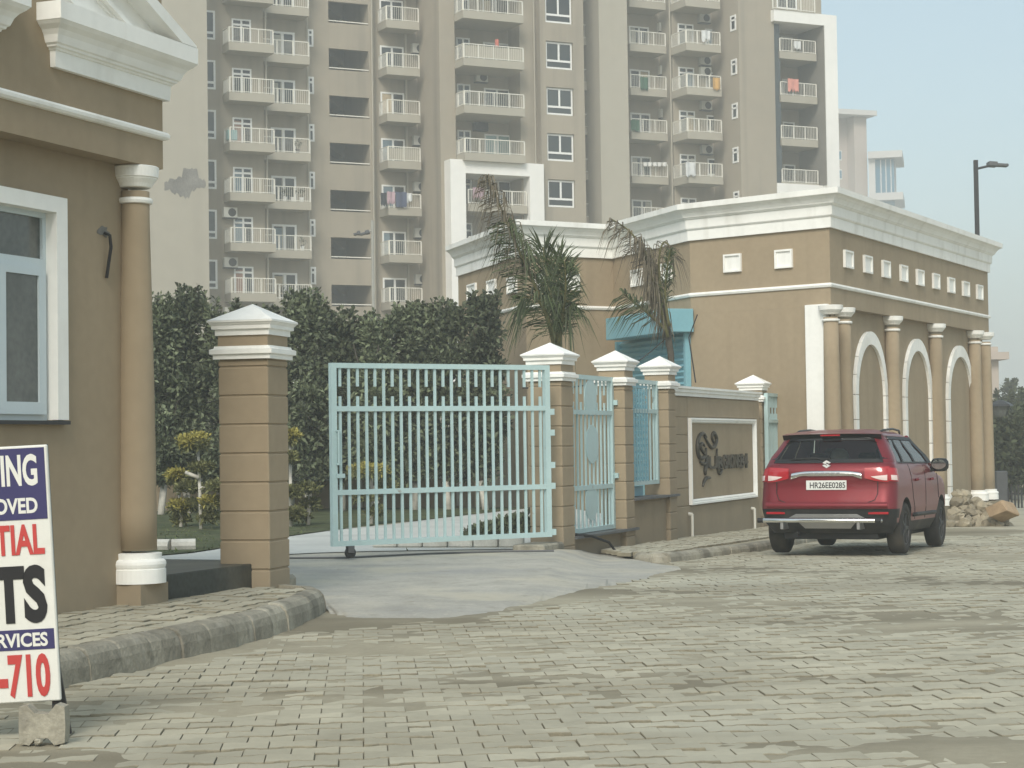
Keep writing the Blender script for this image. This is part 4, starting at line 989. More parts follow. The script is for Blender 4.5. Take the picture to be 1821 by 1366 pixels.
add_frond(t2, [(1188, 600), (1176, 520), (1172, 460), (1182, 430), (1200, 455)], Y2, True, -.2, dens=26, leaf=.55, hang=2.0, side_amt=.45, start=.3, wild=.4)
add_frond(t2, [(1188, 590), (1180, 540), (1166, 480), (1156, 440)], Y2+.1, True, .2, dens=100, leaf=.55, hang=2.6, side_amt=.16, start=.05, wild=.14)
add_frond(t2, [(1188, 590), (1150, 555), (1130, 540), (1108, 522)], Y2-.1, False, -.3, dens=34, leaf=.6, hang=1.2, side_amt=.7, start=.2)
add_frond(t2, [(1190, 580), (1183, 530), (1186, 480), (1192, 445)], Y2-.2, False, -.2, dens=40, leaf=.45, hang=1.2, side_amt=.3, start=.25)
# ================================================================== lamps and things beyond
def pole_lamp(label, px, ytop, Y, r, arms, mt):
    p = at(px, ytop, Y); t = thing('street_lamp', label, 'street lamp', (p.x, p.y, -.4)); b = MB(); b.box(p.x-r, p.x+r, p.y-r, p.y+r, -.4, p.z) if r > .05 else b.tube([(p.x, p.y, 0), p], r, 8); obj('pole', b, mt, t)
    for a in arms:
        P = [at(x, y, Y) for x, y in a[0]]; b = MB(); b.tube(P, .035, 8); obj('arm', b, mt, t)
        for (x0, y0, x1, y1) in a[1]:
            c0, c1 = at(x0, y0, Y), at(x1, y1, Y); d = c1-c0; n = d.length
            b = MB(Matrix.Translation(c0) @ d.to_track_quat('X', 'Z').to_matrix().to_4x4()); b.bbox(0, n*.45, -.16, .16, -.07, .07, .02); b.bbox(n*.45+.002, n, -.13, .13, -.05, .03, .015); obj('lamp_head', b, M['lamp_grey'], t)
pole_lamp('black street lamp on a square post behind the portico roof', 1735, 285, 54, .055, [([(1738, 300), (1768, 293)], [(1756, 292, 1792, 294)])], M['darkmetal'])
pole_lamp('thin pale street lamp with two small heads in front of the tower stairwells', 662, 392, 70, .05, [([(662, 410), (640, 418)], [(657, 412, 641, 417), (641, 414, 629, 417)])], M['pole_pale'])
FG = -0.45
# post-top lantern beyond the portico
Yl = 60; p = at(1780, 752, Yl); t = thing('lantern_lamp', 'old style glass lantern on a dark post beyond the portico', 'lamp', (p.x, p.y, FG))
b = MB(); b.tube([(p.x, p.y, FG), (p.x, p.y, p.z)], .06, 8); obj('post', b, M['darkmetal'], t)
zt = at(1780, 719, Yl).z
b = MB(); b.lathe([(.13, p.z), (.30, zt-.06)], (p.x, p.y), 6); ln = obj('lantern_glass', b, M['pane_gate'], t)
b = MB(); b.lathe([(.42, zt-.06), (.36, zt), (.16, zt+.10), (.03, zt+.13)], (p.x, p.y), 6); obj('lantern_hood', b, M['darkmetal'], t)
b = MB(); b.lathe([(.05, p.z-.25), (.14, p.z-.05), (.15, p.z)], (p.x, p.y), 8); obj('lantern_holder', b, M['darkmetal'], t)
p0, p1 = at(1771, 838, 50), at(1792, 838, 50)
b = MB(); b.bbox(p0.x, p1.x, p0.y, p0.y+.4, FG, p0.z, .02); o = obj('gate_post', b, M['lamp_grey']); tag(o, 'plain grey post at the fence end beyond the portico', 'post')
fn = thing('dark_fence', 'dark upright railing fence in front of the far bushes', 'fence', at_z(1810, 930, FG))
Yf = 50
for k in range(26):
    q = at(1793+k*6.0, 868, Yf); b = MB(); b.box(q.x-.02, q.x+.02, q.y, q.y+.04, FG, q.z+.1*(k % 2)); obj('rail', b, M['darkmetal'], fn)
q0, q1 = at(1793, 880, Yf), at(1950, 880, Yf)
for dz in (0, -.7): b = MB(); b.box(q0.x, q1.x, q0.y+.005, q0.y+.035, q0.z+dz, q0.z+dz+.05); obj('cross_rail', b, M['darkmetal'], fn)
rt = random.Random(8)
for px, py, Y, w, lb in ((1796, 772, 57, 1.1, 'dense rounded bush just beyond the portico end'), (1835, 745, 62, 1.6, 'taller dense tree at the edge of view beyond the fence'), (1775, 790, 66, 1.0, 'small bush half hidden behind the portico columns'), (1808, 715, 85, 2.6, 'far dark tree rising behind the lantern')):
    p = at(px, 800, Y); tree('bushy_tree', lb, 'tree', p.x, p.y, FG, at(px, py, Y).z-FG, w, .5, 90, .22, rt, M['leaf_far'], 'trees beyond the portico', wash=False, shape='round', dens=45)
p = at(1795, 800, 120); tree('bare_tree', 'thin airy tree against the haze above the far bushes', 'tree', p.x, p.y, FG, at(1795, 690, 120).z-FG, 1.3, 2.0, 50, .25, rt, M['leaf_far'], None, wash=False, shape='round', dens=14)
# far small building with a flat slab roof, at the edge of the portico
Y = 130; q0, q1 = at(1740, 700, Y), at(1777, 700, Y); zt = at(1770, 640, Y).z
t = thing('villa', 'faded flat roofed building peeping out past the portico', 'building', (q0.x, q0.y, FG))
b = MB(); b.box(q0.x, q1.x, Y, Y+8, FG, zt); obj('wall', b, M['far'], t)
b = MB(); b.box(q0.x-.6, q1.x+.55, Y-.7, Y+8.6, zt+.002, zt+.5); b.box(q0.x, q0.x+1.4, Y, Y+2, zt+.502, zt+.9); obj('roof_slab', b, M['far'], t)
# distant towers in the haze
Y = 400
def X(px): return at(px, 300, Y).x
def Z(py, px=1540): return at(px, py, Y).z
t = thing('tower_block', 'pale hazy tower block with a flat cap far behind the portico', 'tower block', (X(1520), Y, FG))
TF = Frame((X(1497), Y), R(20)); s = X(1545)-X(1497)
b = MB(TF.M); b.box(-8, s*.55, 3, 20, FG, Z(205)); b.box(s*.55+.01, s*1.08, 0, 20, FG, Z(205)); obj('wall', b, M['far'], t)
b = MB(TF.M); b.box(-9, s*1.33, -2, 22, Z(205)+.01, Z(196)); obj('roof_slab', b, M['far_white'], t)
for k in range(3):
    zz = Z(268+k*34); 
    b = MB(TF.M); b.box(s*.08, s*.3, 2.9, 2.999, zz-1.5, zz+.6); w = obj('window', b, M['frame'], t)
    b = MB(TF.M); b.box(s*.1, s*.28, 2.85, 2.899, zz-1.3, zz+.4); obj('pane', b, M['far_glass'], w)
t = thing('tower_block', 'lower hazy block with white slabs and a blue glass bay', 'tower block', (X(1575), Y-15, FG))
TG = Frame((X(1549), Y), R(-13)); s2 = X(1593)-X(1549)
b = MB(TG.M); b.box(-s2*.1, s2*.16, 0, 14, FG, Z(275)); b.box(s2*.161, s2*.92, 4, 14, FG, Z(275)); obj('wall', b, M['far_white'], t)
for za_, zb_, x1_ in ((283, 271, 1.25), (358, 345, 1.25), (440, 425, 1.2)): b = MB(TG.M); b.box(-s2*.1-.05, s2*x1_, -1.2, 15, Z(za_), Z(zb_)); obj('slab', b, M['far_white'], t)
for za_, zb_ in ((344, 284), (424, 359)): b = MB(TG.M); b.box(s2*.161, s2*.9, .8, 3.99, Z(za_), Z(zb_)); obj('glass_bay', b, M['far_glass'], t)
for k in range(3): b = MB(TG.M); xx = s2*(.36+.2*k); b.box(xx, xx+.22, .6, .799, Z(344), Z(284)); obj('mullion', b, M['far_white'], t)
# ================================================================== red car
M['carpaint'] = mat('metallic red paint', (0.178, 0.013, 0.021), 0.40, 0.05, 3, bump=0, metal=0.4, spec=0.4, coat=0.35, grime=[((0.18, 0.14, 0.11), 0.08, 2.0, 0.5, 0.8)])
M['cladding'] = mat('dull black cladding', (0.022, 0.022, 0.023), 0.6, 0.1, 5, bump=0, grime=[((0.16, 0.14, 0.10), 0.3, 3, 0.5, 0.8)])
M['gloss'] = mat('gloss black trim', (0.012, 0.013, 0.014), 0.12, 0, bump=0, spec=0.5)
M['chrome'] = mat('chrome', (0.80, 0.80, 0.78), 0.10, 0, bump=0, metal=1.0)
M['silver'] = mat('satin silver trim', (0.36, 0.36, 0.36), 0.4, 0.05, 6, bump=0, metal=0.7)
M['emblem'] = mat('bright emblem metal', (0.75, 0.75, 0.74), 0.35, 0, bump=0, metal=0.3)
M['mirror'] = mat('mirror glass', (0.35, 0.37, 0.36), 0.06, 0, bump=0, metal=1.0)
M['tyre'] = mat('dusty tyre rubber', (0.028, 0.027, 0.026), 0.9, 0.2, 6, 0.3, 60, 0.004, grime=[((0.14, 0.12, 0.09), 0.4, 4, 0.45, 0.75)])
M['redlens'] = mat('red lamp lens', (0.38, 0.012, 0.020), 0.15, 0, bump=0, spec=0.6, coat=0.5)
M['clearlens'] = mat('clear lamp lens', (0.72, 0.58, 0.56), 0.15, 0, bump=0, spec=0.6, coat=0.5)
M['carglass'] = glass_mat('tinted car glass', (0.40, 0.47, 0.44))
M['seat'] = mat('charcoal seat cloth', (0.035, 0.035, 0.036), 0.9, 0.1, 8, bump=0)
M['plate'] = mat('white number plate', (0.68, 0.69, 0.66), 0.5, 0.02, 8, bump=0)
M['cushion'] = mat('white cushion cloth', (0.62, 0.62, 0.58), 0.9, 0.08, 8, bump=0)
HD = R(23.0)
rc = at(1470, 988, 24.75); CARZ = at(1490, 989, 24.6).z
fwd = Vector((math.sin(HD), math.cos(HD), 0)); slope_z = (g(rc.y+2.5)-g(rc.y))/2.7
cen = Vector((rc.x, rc.y, 0)) + fwd*2.0
CM = Matrix.Translation((cen.x, cen.y, CARZ + 2*slope_z)) @ Matrix.Rotation(R(90)-HD, 4, 'Z') @ Matrix.Rotation(-math.atan(slope_z), 4, 'Y')
car = thing('parked_car', 'red compact suv parked at the kerb, seen from behind, with chrome rear bar', 'car', (cen.x, cen.y, CARZ+2*slope_z), R(90)-HD)
def interp(tab, z):
    for (a, va), (b_, vb) in zip(tab, tab[1:]):
        if z <= b_: 
            t = max(0.0, (z-a)/(b_-a)); t = t*t*(3-2*t)*.5+t*.5; return va+(vb-va)*t
    return tab[-1][1]
XR = [(.28, -1.80), (.42, -1.95), (.6, -2.005), (.66, -2.0), (.8, -1.965), (.9, -1.945), (1.0, -1.955), (1.1, -1.945), (1.2, -1.885), (1.5, -1.655), (1.56, -1.63), (1.61, -1.45), (1.645, -1.0)]
XF = [(.28, 1.82), (.5, 1.97), (.7, 1.99), (.85, 1.95), (.95, 1.82), (1.0, 1.6), (1.05, 1.25), (1.1, 1.03), (1.2, .86), (1.5, .34), (1.56, .2), (1.61, -.1), (1.645, -.5)]
WD = [(.28, .79), (.42, .865), (.6, .893), (.85, .893), (1.0, .885), (1.1, .868), (1.2, .835), (1.5, .685), (1.56, .640), (1.61, .56), (1.645, .36)]
def xrear(y, z):
    w, r = interp(WD, z), .20; x = interp(XR, z) + .045*(y/w)**2; e = abs(y)-(w-r)
    return x + (r - math.sqrt(max(0, r*r-e*e)))*.8 if e > 0 else x
def yside(x, z):
    w = interp(WD, z); a, b_ = interp(XR, z), interp(XF, z)
    return w*(1-.05*max(0, (x-.9)/1.1)**2) if x < b_ else w
def outline(z, nrear=16, ncorner=6, nside=26):
    w, a, b_ = interp(WD, z), interp(XR, z), interp(XF, z); r = .20; rf = min(.45, w*.6); P = []
    ys = [-(w-r)+2*(w-r)*k/nrear for k in range(nrear+1)]
    for y in ys: P.append((a+.045*(y/w)**2, y))
    xc = a+.045*((w-r)/w)**2
    for k in range(1, ncorner): th = math.pi/2*k/ncorner; P.append((xc+.8*r*(1-math.cos(th)), w-r+r*math.sin(th)))
    x0 = xc+.8*r; x1 = b_-rf
    left = [(x0+(x1-x0)*k/nside, w*(1-.05*max(0, (x0+(x1-x0)*k/nside-.9)/1.1)**2)) for k in range(nside+1)]; P += left
    wl = left[-1][1]
    for k in range(1, ncorner): th = math.pi/2*k/ncorner; P.append((x1+rf*math.sin(th), wl-rf*.75*(1-math.cos(th))))
    wf = wl-rf*.75
    for k in range(0, nrear+1): P.append((b_+.0*k-.0, wf-2*wf*k/nrear))
    for k in range(ncorner-1, 0, -1): th = math.pi/2*k/ncorner; P.append((x1+rf*math.sin(th), -(wl-rf*.75*(1-math.cos(th)))))
    P += [(x, -y) for x, y in left[::-1]]
    for k in range(ncorner-1, 0, -1): th = math.pi/2*k/ncorner; P.append((xc+.8*r*(1-math.cos(th)), -(w-r+r*math.sin(th))))
    return P
def loft(zs, matfn, cap=True):
    m = MB(); m.smooth = True; rows = [outline(z) for z in zs]; n = len(rows[0]); vs = [(x, y, z) for z, r in zip(zs, rows) for x, y in r]
    o = 0; m.v = vs
    for i in range(len(zs)-1):
        for k in range(n):
            a, b_ = i*n+k, i*n+(k+1) % n; q = [a, a+n, b_+n, b_]
            c = [sum(vs[j][t] for j in q)/4 for t in range(3)]
            m.f.append(q); m.m.append(matfn(*c)); m.sm.append(True); m.tone.append(.5)
    if cap:
        m.f.append(list(range(n))); m.m.append(1); m.sm.append(False); m.tone.append(.5)
        m.f.append([(len(zs)-1)*n+k for k in range(n)][::-1]); m.m.append(0); m.sm.append(False); m.tone.append(.5)
    return m
def body_mat(x, y, z):
    if x < -1.72 and abs(y) < .9: return 1 if z < .605 else 0
    return 1 if z < .42 else 0
lower = loft([.28, .31, .36, .42, .48, .54, .60, .61, .66, .72, .78, .84, .90, .95, 1.0, 1.04, 1.08, 1.12, 1.16, 1.195], body_mat)
lower.f = [f[::-1] for f in lower.f]
WX, WY, WR_ = (-1.25, 1.25), .785, .335
tmp = bpy.data.objects.new('body', lower.mesh('body', [M['carpaint'], M['cladding']])); COL.objects.link(tmp)
cut = MB()
for x in WX:
    for sg in (-1, 1):
        cut.add(*(lambda q: (q.v, q.f))((lambda m: (m.lathe([(.395, -.16), (.395, .16)], (0, 0), 28), m)[1])(MB(Matrix.Translation((x, sg*.86, .345)) @ Matrix.Rotation(R(90), 4, 'X')))))
cutm = cut.mesh('cut', [M['cladding']]); cuto = bpy.data.objects.new('cut', cutm); COL.objects.link(cuto)
md = tmp.modifiers.new('b', 'BOOLEAN'); md.operation = 'DIFFERENCE'; md.object = cuto; md.solver = 'EXACT'
dg = bpy.context.evaluated_depsgraph_get(); dg.update(); res = bpy.data.meshes.new_from_object(tmp.evaluated_get(dg))
parts = (MB(CM), MB(CM))
for p in res.polygons:
    k = 1 if p.material_index >= 1 else 0; q = parts[k]
    o = len(q.v); q.v += [tuple(CM @ res.vertices[i].co) for i in p.vertices]; q.f.append(list(range(o, o+len(p.vertices)))); q.m.append(0); q.sm.append(p.use_smooth); q.tone.append(.5)
bpy.data.objects.remove(tmp); bpy.data.objects.remove(cuto)
def weld(o):
    import bmesh
    bm = bmesh.new(); bm.from_mesh(o.data); bmesh.ops.remove_doubles(bm, verts=bm.verts, dist=.0004); bmesh.ops.recalc_face_normals(bm, faces=bm.faces); bm.to_mesh(o.data); bm.free(); return o
body = weld(obj('body', parts[0], M['carpaint'], car)); weld(obj('cladding', parts[1], M['cladding'], car))
def C(): return MB(CM)
roofm = loft([1.535, 1.56, 1.585, 1.61, 1.63, 1.645], lambda x, y, z: 0); roofm.M = CM
q = C(); q.v = [tuple(CM @ Vector(v)) for v in roofm.v]; q.f = [f[::-1] for f in roofm.f]; q.m = [0]*len(q.f); q.sm = roofm.sm; q.tone = roofm.tone
obj('roof', q, M['carpaint'], car)
# greenhouse: rear screen with gloss border, side glass with pillars
def lin(a, b_, n): return [a+(b_-a)*k/n for k in range(n+1)]
def rearfn(off):
    return lambda t, z: (xrear(t*interp(WD, z), z)-off, t*interp(WD, z), z)
def sidefn(sg, off):
    return lambda t, z: ((lambda x: (x, sg*(yside(x, z)+off), z))(interp(XR, z)+.2+(interp(XF, z)-.12-interp(XR, z)-.2)*t))
TZ = 1.20
def band(name, fn, us, zs, mt, flip=False, par=None):
    m = C(); m.smooth = True; m.grid(fn, us, zs, flip); return obj(name, m, M[mt], par or car)
rw = band('rear_window', rearfn(.006), lin(-.84, .84, 16), lin(1.245, 1.49, 4), 'carglass', True)
for nm, us, zs in (('window_border', lin(-.95, .95, 16), [1.195, 1.245]), ('window_border', lin(-.97, .97, 16), [1.49, 1.535]), ('window_border', lin(-.97, -.84, 3), lin(1.245, 1.49, 4)), ('window_border', lin(.84, .97, 3), lin(1.245, 1.49, 4))):
    band(nm, rearfn(.007), us, zs, 'gloss', True, rw)
for sg in (-1, 1):
    fl = sg > 0; fn = sidefn(sg, 0.0)
    # rear corner pillar in body colour
    cz = lambda t, z, sg=sg: (lambda w, r, th: (interp(XR, z)+.045*((w-r)/w)**2+.8*r*(1-math.cos(th)), sg*(w-r+r*math.sin(th)), z))(interp(WD, z), .2, math.pi/2*t)
    band('rear_pillar', cz, lin(.30, 1.0, 5), lin(1.19, 1.54, 4), 'carpaint', not fl)
    band('rear_pillar', fn, lin(0, .055, 1), lin(1.19, 1.54, 4), 'carpaint', fl)
    sw = band('side_window', fn, lin(.055, .19, 2), lin(1.20, 1.50, 3), 'carglass', fl)
    for us, zs in ((lin(.18, .225, 1), lin(1.19, 1.54, 3)), (lin(.495, .545, 1), lin(1.19, 1.54, 3)), (lin(.055, .9, 6), [1.185, 1.205]), (lin(.055, .9, 6), [1.50, 1.54]), (lin(.88, 1.0, 1), lin(1.19, 1.54, 3))):
        band('window_pillar', sidefn(sg, .012), us, zs, 'black', fl, sw)
    band('side_window', fn, lin(.215, .50, 3), lin(1.20, 1.50, 3), 'carglass', fl)
    band('side_window', fn, lin(.535, .88, 3), lin(1.20, 1.50, 3), 'carglass', fl)
    # roof rail, mirror, handles
    m = C(); m.smooth = True; m.tube([(-1.25, sg*.56, 1.60), (-1.1, sg*.565, 1.625), (-.5, sg*.57, 1.65), (.0, sg*.55, 1.635), (.15, sg*.53, 1.60)], .015, 8); obj('roof_rail', m, M['darkmetal'], car)
    m = C(); m.smooth = True
    m.M = CM @ Matrix.Translation((.56, sg*1.0, 1.16)) @ Matrix.Rotation(R(-12*sg), 4, 'Z') @ Matrix.Diagonal((.55, 1, .78, 1))
    m.lathe([(.03, -.12), (.09, -.11), (.118, -.06), (.125, 0), (.118, .06), (.09, .11), (.03, .12)], (0, 0), 20); mi = obj('wing_mirror', m, M['gloss'], car)
    m = C(); m.tube([(.56, sg*.86, 1.09), (.56, sg*.95, 1.12)], .035, 8); obj('mirror_arm', m, M['gloss'], mi)
    m = C(); m.M = CM @ Matrix.Translation((.488, sg*1.0, 1.165)) @ Matrix.Rotation(R(90), 4, 'Y'); m.prism([(.075*math.cos(a)*.9, .10*math.sin(a)) for a in lin(0, 6.0, 18)], -.006, .004); obj('mirror_glass', m, M['mirror'], mi)
    for x in (-.62, .42):
        m = C(); y = yside(x, .95); m.tube([(x, sg*(y+.005), .96), (x+.03, sg*(y+.035), .965), (x+.17, sg*(y+.035), .97), (x+.2, sg*(y+.005), .97)], .016, 8); obj('door_handle', m, M['carpaint'], car)
    # door seams, sill strip
    for x0_, z0_, x1_, z1_ in ((-.92, 1.17, -.80, .75), (-.80, .75, -.62, .44), (.08, 1.17, .07, .44), (.95, 1.05, 1.0, .70)):
        m = C(); P = [(x0_+(x1_-x0_)*t, sg*(yside(x0_, z0_+(z1_-z0_)*t)+.0005), z0_+(z1_-z0_)*t) for t in lin(0, 1, 6)]; m.tube(P, .005, 5); obj('door_seam', m, M['black'], car)
    m = C(); m.smooth = True; m.tube([(x, sg*(yside(x, .5)-.0), .50) for x in lin(-.78, .78, 6)], .028, 8); obj('side_strip', m, M['cladding'], car)
m = C(); m.smooth = True; zsx = lin(1.08, 1.53, 5)
m.grid(lambda t, z: (interp(XF, z)-.03+.0*t-.10*t*t, t*interp(WD, z)*.92, z), lin(-1, 1, 8), zsx); obj('windscreen', m, M['carglass'], car)
for sg in (-1, 1):
    m = C(); m.tube([(interp(XF, z)-.12, sg*interp(WD, z)*.95, z) for z in lin(1.08, 1.54, 5)], .035, 8); obj('front_pillar', m, M['carpaint'], car)
# spoiler with the high brake lamp
m = C(); m.smooth = True
def spo(t, s):
    y = t*.66; z = 1.555+.028*s-.012*t*t; return (-1.70+.05*t*t+.25*s-.02*abs(s-.5), y, z+.02)
m.grid(spo, lin(-1, 1, 14), lin(0, 1, 5)); obj('spoiler_top', m, M['carpaint'], car)
m = C(); m.grid(lambda t, s: (-1.70+.05*t*t+.06*s, t*.655, 1.575-.012*t*t-.065*s), lin(-1, 1, 14), lin(0, 1, 2), True); obj('spoiler', m, M['gloss'], car)
m = C(); m.bbox(-1.712, -1.68, -.13, .13, 1.545, 1.565, .004); obj('brake_lamp', m, M['redlens'], car)
# lamps
for sg in (-1, 1):
    def lampfn(off, zlo, zhi, yin, yout):
        def fn(t, s):
            y = yin+(yout-yin)*t; lo = zlo+(.05*(1-t)**2); hi = zhi-.02*(1-t); z = lo+(hi-lo)*s; w = interp(WD, z)
            return (xrear(sg*min(y, w-.001), z)-off, sg*y, z)
        return fn
    zs = lin(0, 1, 4)
    L1 = C(); L1.smooth = True; L1.grid(lampfn(.016, .945, 1.145, .50, .80), lin(0, 1, 8), zs, sg > 0); lamp = obj('tail_lamp', L1, M['redlens'], car)
    def side_l(t, s):
        th = math.pi/2*(.38+.60*t); z = .955+.175*s-.01*t; w, r = interp(WD, z), .2
        return (interp(XR, z)+.045*((w-r)/w)**2+.8*r*(1-math.cos(th))-.012*math.cos(th)+.10*max(0, t-.7), sg*(w-r+(r+.012)*math.sin(th)), z)
    L1 = C(); L1.smooth = True; L1.grid(side_l, lin(0, 1, 8), zs, sg > 0); obj('lamp_wrap', L1, M['redlens'], lamp)
    L1 = C(); L1.smooth = True; L1.grid(lampfn(.021, .965, 1.035, .58, .785), lin(0, 1, 6), zs, sg > 0); obj('reversing_lens', L1, M['clearlens'], lamp)
    L1 = C(); L1.smooth = True; L1.grid(lambda t, s: (lambda p: (p[0]-.004, p[1]+sg*.006, p[2]))(side_l(.15+.6*t, .10+.36*s)), lin(0, 1, 6), zs, sg > 0); obj('indicator_lens', L1, M['clearlens'], lamp)
    m = C(); m.bbox(xrear(.68, .545)-.012, xrear(.68, .545)+.05, sg*.55, sg*.80, .53, .56, .004); obj('reflector', m, M['redlens'], car)
# chrome strip, plate, emblem, wiper, seams, bumper furniture
m = C(); zz = lambda t: 1.055-.0*t
top = [(y, 1.092-.03*(abs(y)/.46)**4) for y in lin(-.46, .46, 16)]; bot = [(y, 1.022-.045*max(0, (abs(y)-.34)/.12)) for y in lin(-.47, .47, 16)]
vs = []; 
for (ya, za_), (yb, zb_) in zip(top, bot):
    vs += [(xrear(ya, za_)-.008, ya, za_), (xrear(ya, za_)-.034, ya, za_-.01), (xrear(yb, zb_)-.034, yb, zb_+.01), (xrear(yb, zb_)-.008, yb, zb_)]
m.smooth = True; m.add(vs, [(4*k+j, 4*k+j+1, 4*k+5+j, 4*k+4+j) for k in range(16) for j in range(3)]); ch = obj('chrome_strip', m, M['chrome'], car)
m = C(); m.bbox(xrear(0, .9)-.022, xrear(0, .9)-.004, -.265, .265, .845, .968, .003); pl_ = obj('number_plate', m, M['plate'], car)
m = MB(CM @ Matrix.Translation((xrear(0, .9)-.0225, 0, 0)) @ Matrix.Rotation(R(-90), 4, 'Z')); put_text(m, 'HR26EE0285', (-.215, .25, .868, .945), .002, .012); obj('lettering', m, M['black_print'], pl_)
m = MB(CM @ Matrix.Translation((xrear(0, 1.06)-.036, 0, 0)) @ Matrix.Rotation(R(-90), 4, 'Z'))
for k in range(6): m.box(-.20+k*.068, -.155+k*.068, -.003, .002, 1.05, 1.068)
obj('badge_letters', m, M['silver'], ch)
# emblem: two hooked halves of an angular S
m = MB(CM @ Matrix.Translation((xrear(0, 1.17)-.022, 0, 1.185)) @ Matrix.Rotation(R(-90), 4, 'Z')); e = .001
h1 = [(.0, .045), (.055, .012), (.030, .0), (.004, .015), (-.012, .006), (.052, -.026), (.0, -.058), (-.055, -.024), (-.03, -.010), (.0, -.026), (.014, -.020), (-.052, .012)]
m.xzprism(h1, -.012, .01); obj('emblem', m, M['emblem'], car)
m = C(); m.tube([(xrear(-.05, 1.235)-.02, .02, 1.222), (xrear(.1, 1.26)-.022, .16, 1.262), (xrear(.3, 1.25)-.02, .46, 1.247)], .009, 6); m.tube([(xrear(.3, 1.25)-.016, .50, 1.240), (xrear(0, 1.25)-.018, .03, 1.252)], .007, 6); m.bbox(xrear(0, 1.25)-.03, xrear(0, 1.25), -.03, .05, 1.235, 1.262, .006); obj('wiper', m, M['black'], car)
seam = [(.64, 1.17), (.665, 1.0), (.665, .80), (.63, .715), (.52, .675), (.2, .662), (0, .66)]
full = seam + [(-y, z) for y, z in seam[::-1][1:]]
m = C(); m.tube([(xrear(y, z)-.0005, y, z) for y, z in full], .006, 5); obj('tailgate_seam', m, M['black'], car)
m = C(); P = [(.33, .80), (.30, .74), (.0, .735), (-.30, .74), (-.33, .80)]
m.grid(lambda t, s: (xrear(t*.72, .60+.05*s)-.012-.03*math.sin(math.pi*s), t*.80, .60+.085*s), lin(-1, 1, 14), lin(0, 1, 4), True); m.sm = [True]*len(m.sm); obj('bumper_lip', m, M['carpaint'], car)
m = C(); m.grid(lambda t, s: (xrear(t*.5, .46)-.035-.01*s, t*(.50-.10*s), .485+.05*s), lin(-1, 1, 12), lin(0, 1, 3), True); obj('skid_plate', m, M['silver'], car)
m = C(); m.grid(lambda t, s: (xrear(t*.3, .40)-.03+.05*(1-s), t*(.30+.08*s), .345+.085*s), lin(-1, 1, 12), lin(0, 1, 3), True); obj('tow_plate', m, M['silver'], car)
m = C(); m.smooth = True; xb = -2.14; m.tube([(xb+.05, .86, .455), (xb, .80, .455), (xb, -.68, .455), (xb+.05, -.74, .455)], .028, 12); gb = obj('guard_bar', m, M['chrome'], car)
for y0_ in (.80, -.74): m = C(); m.tube([(xb, y0_+.07, .455), (xb, y0_, .455)], .033, 10); obj('bar_end', m, M['black'], gb)
for y in (.55, -.45): m = C(); m.bbox(xb-.005, -1.8, y-.02, y+.02, .34, .44, .004); obj('bar_bracket', m, M['silver'], gb)
m = C(); m.bbox(-1.75, 1.7, -.62, .62, .20, .30, .01); m.tube([(-1.25, -.75, .33), (-1.25, .75, .33)], .05, 8); m.tube([(-1.9, .42, .27), (-1.3, .42, .27)], .03, 8); obj('underbody', m, M['black'], car)
# wheels
for x in WX:
    for sg in (-1, 1):
        T = CM @ Matrix.Translation((x, sg*WY, WR_)) @ Matrix.Rotation(R(-90*sg), 4, 'X')      # +z of the wheel looks outwards
        m = MB(T); m.smooth = True; wd = .108
        m.lathe([(.215, -wd), (.29, -wd), (.32, -wd+.012), (.335, -wd+.03), (.337, 0), (.335, wd-.03), (.32, wd-.012), (.29, wd), (.225, wd-.005), (.215, wd-.03)], (0, 0), 36); wl = obj('wheel', m, M['tyre'], car)
        m = MB(T); m.lathe([(.218, .02), (.218, wd-.012), (.205, wd-.012), (.195, .04)], (0, 0), 30); m.lathe([(.2, .018), (.2, .03)], (0, 0), 20)
        for k in range(5):
            a = 2*math.pi*k/5; m.M = T @ Matrix.Rotation(a, 4, 'Z'); m.bbox(.03, .21, -.022, .022, .055, wd-.02, .006)
        m.M = T; m.lathe([(.055, .04), (.055, wd-.018), (.035, wd-.012)], (0, 0), 16); obj('rim', m, M['darkmetal'], wl)
# cabin seen through the glass
for y in (-.36, .36):
    m = C(); m.bbox(-.10, .04, y-.24, y+.24, .60, 1.20, .05); st = obj('front_seat', m, M['seat'], car)
    m = C(); m.bbox(-.13, -.03, y-.11, y+.11, 1.23, 1.40, .035); obj('headrest', m, M['seat'], st)
m = C(); m.bbox(-1.05, -.85, -.62, .62, .6, 1.12, .05); rs = obj('rear_seat', m, M['seat'], car)
for y in (-.33, .33): m = C(); m.bbox(-1.04, -.94, y-.12, y+.12, 1.15, 1.33, .035); obj('headrest', m, M['seat'], rs)
m = C(); m.M = CM @ Matrix.Translation((-1.1, .02, 1.30)); m.smooth = True; m.lathe([(.02, -.11), (.10, -.08), (.125, -.02), (.10, .05), (.05, .085), (.01, .09)], (0, 0), 14); obj('white_cushion', m, M['cushion'], rs)
m = C(); m.bbox(.75, 1.0, -.7, .7, .9, 1.08, .03); obj('dashboard', m, M['seat'], car)

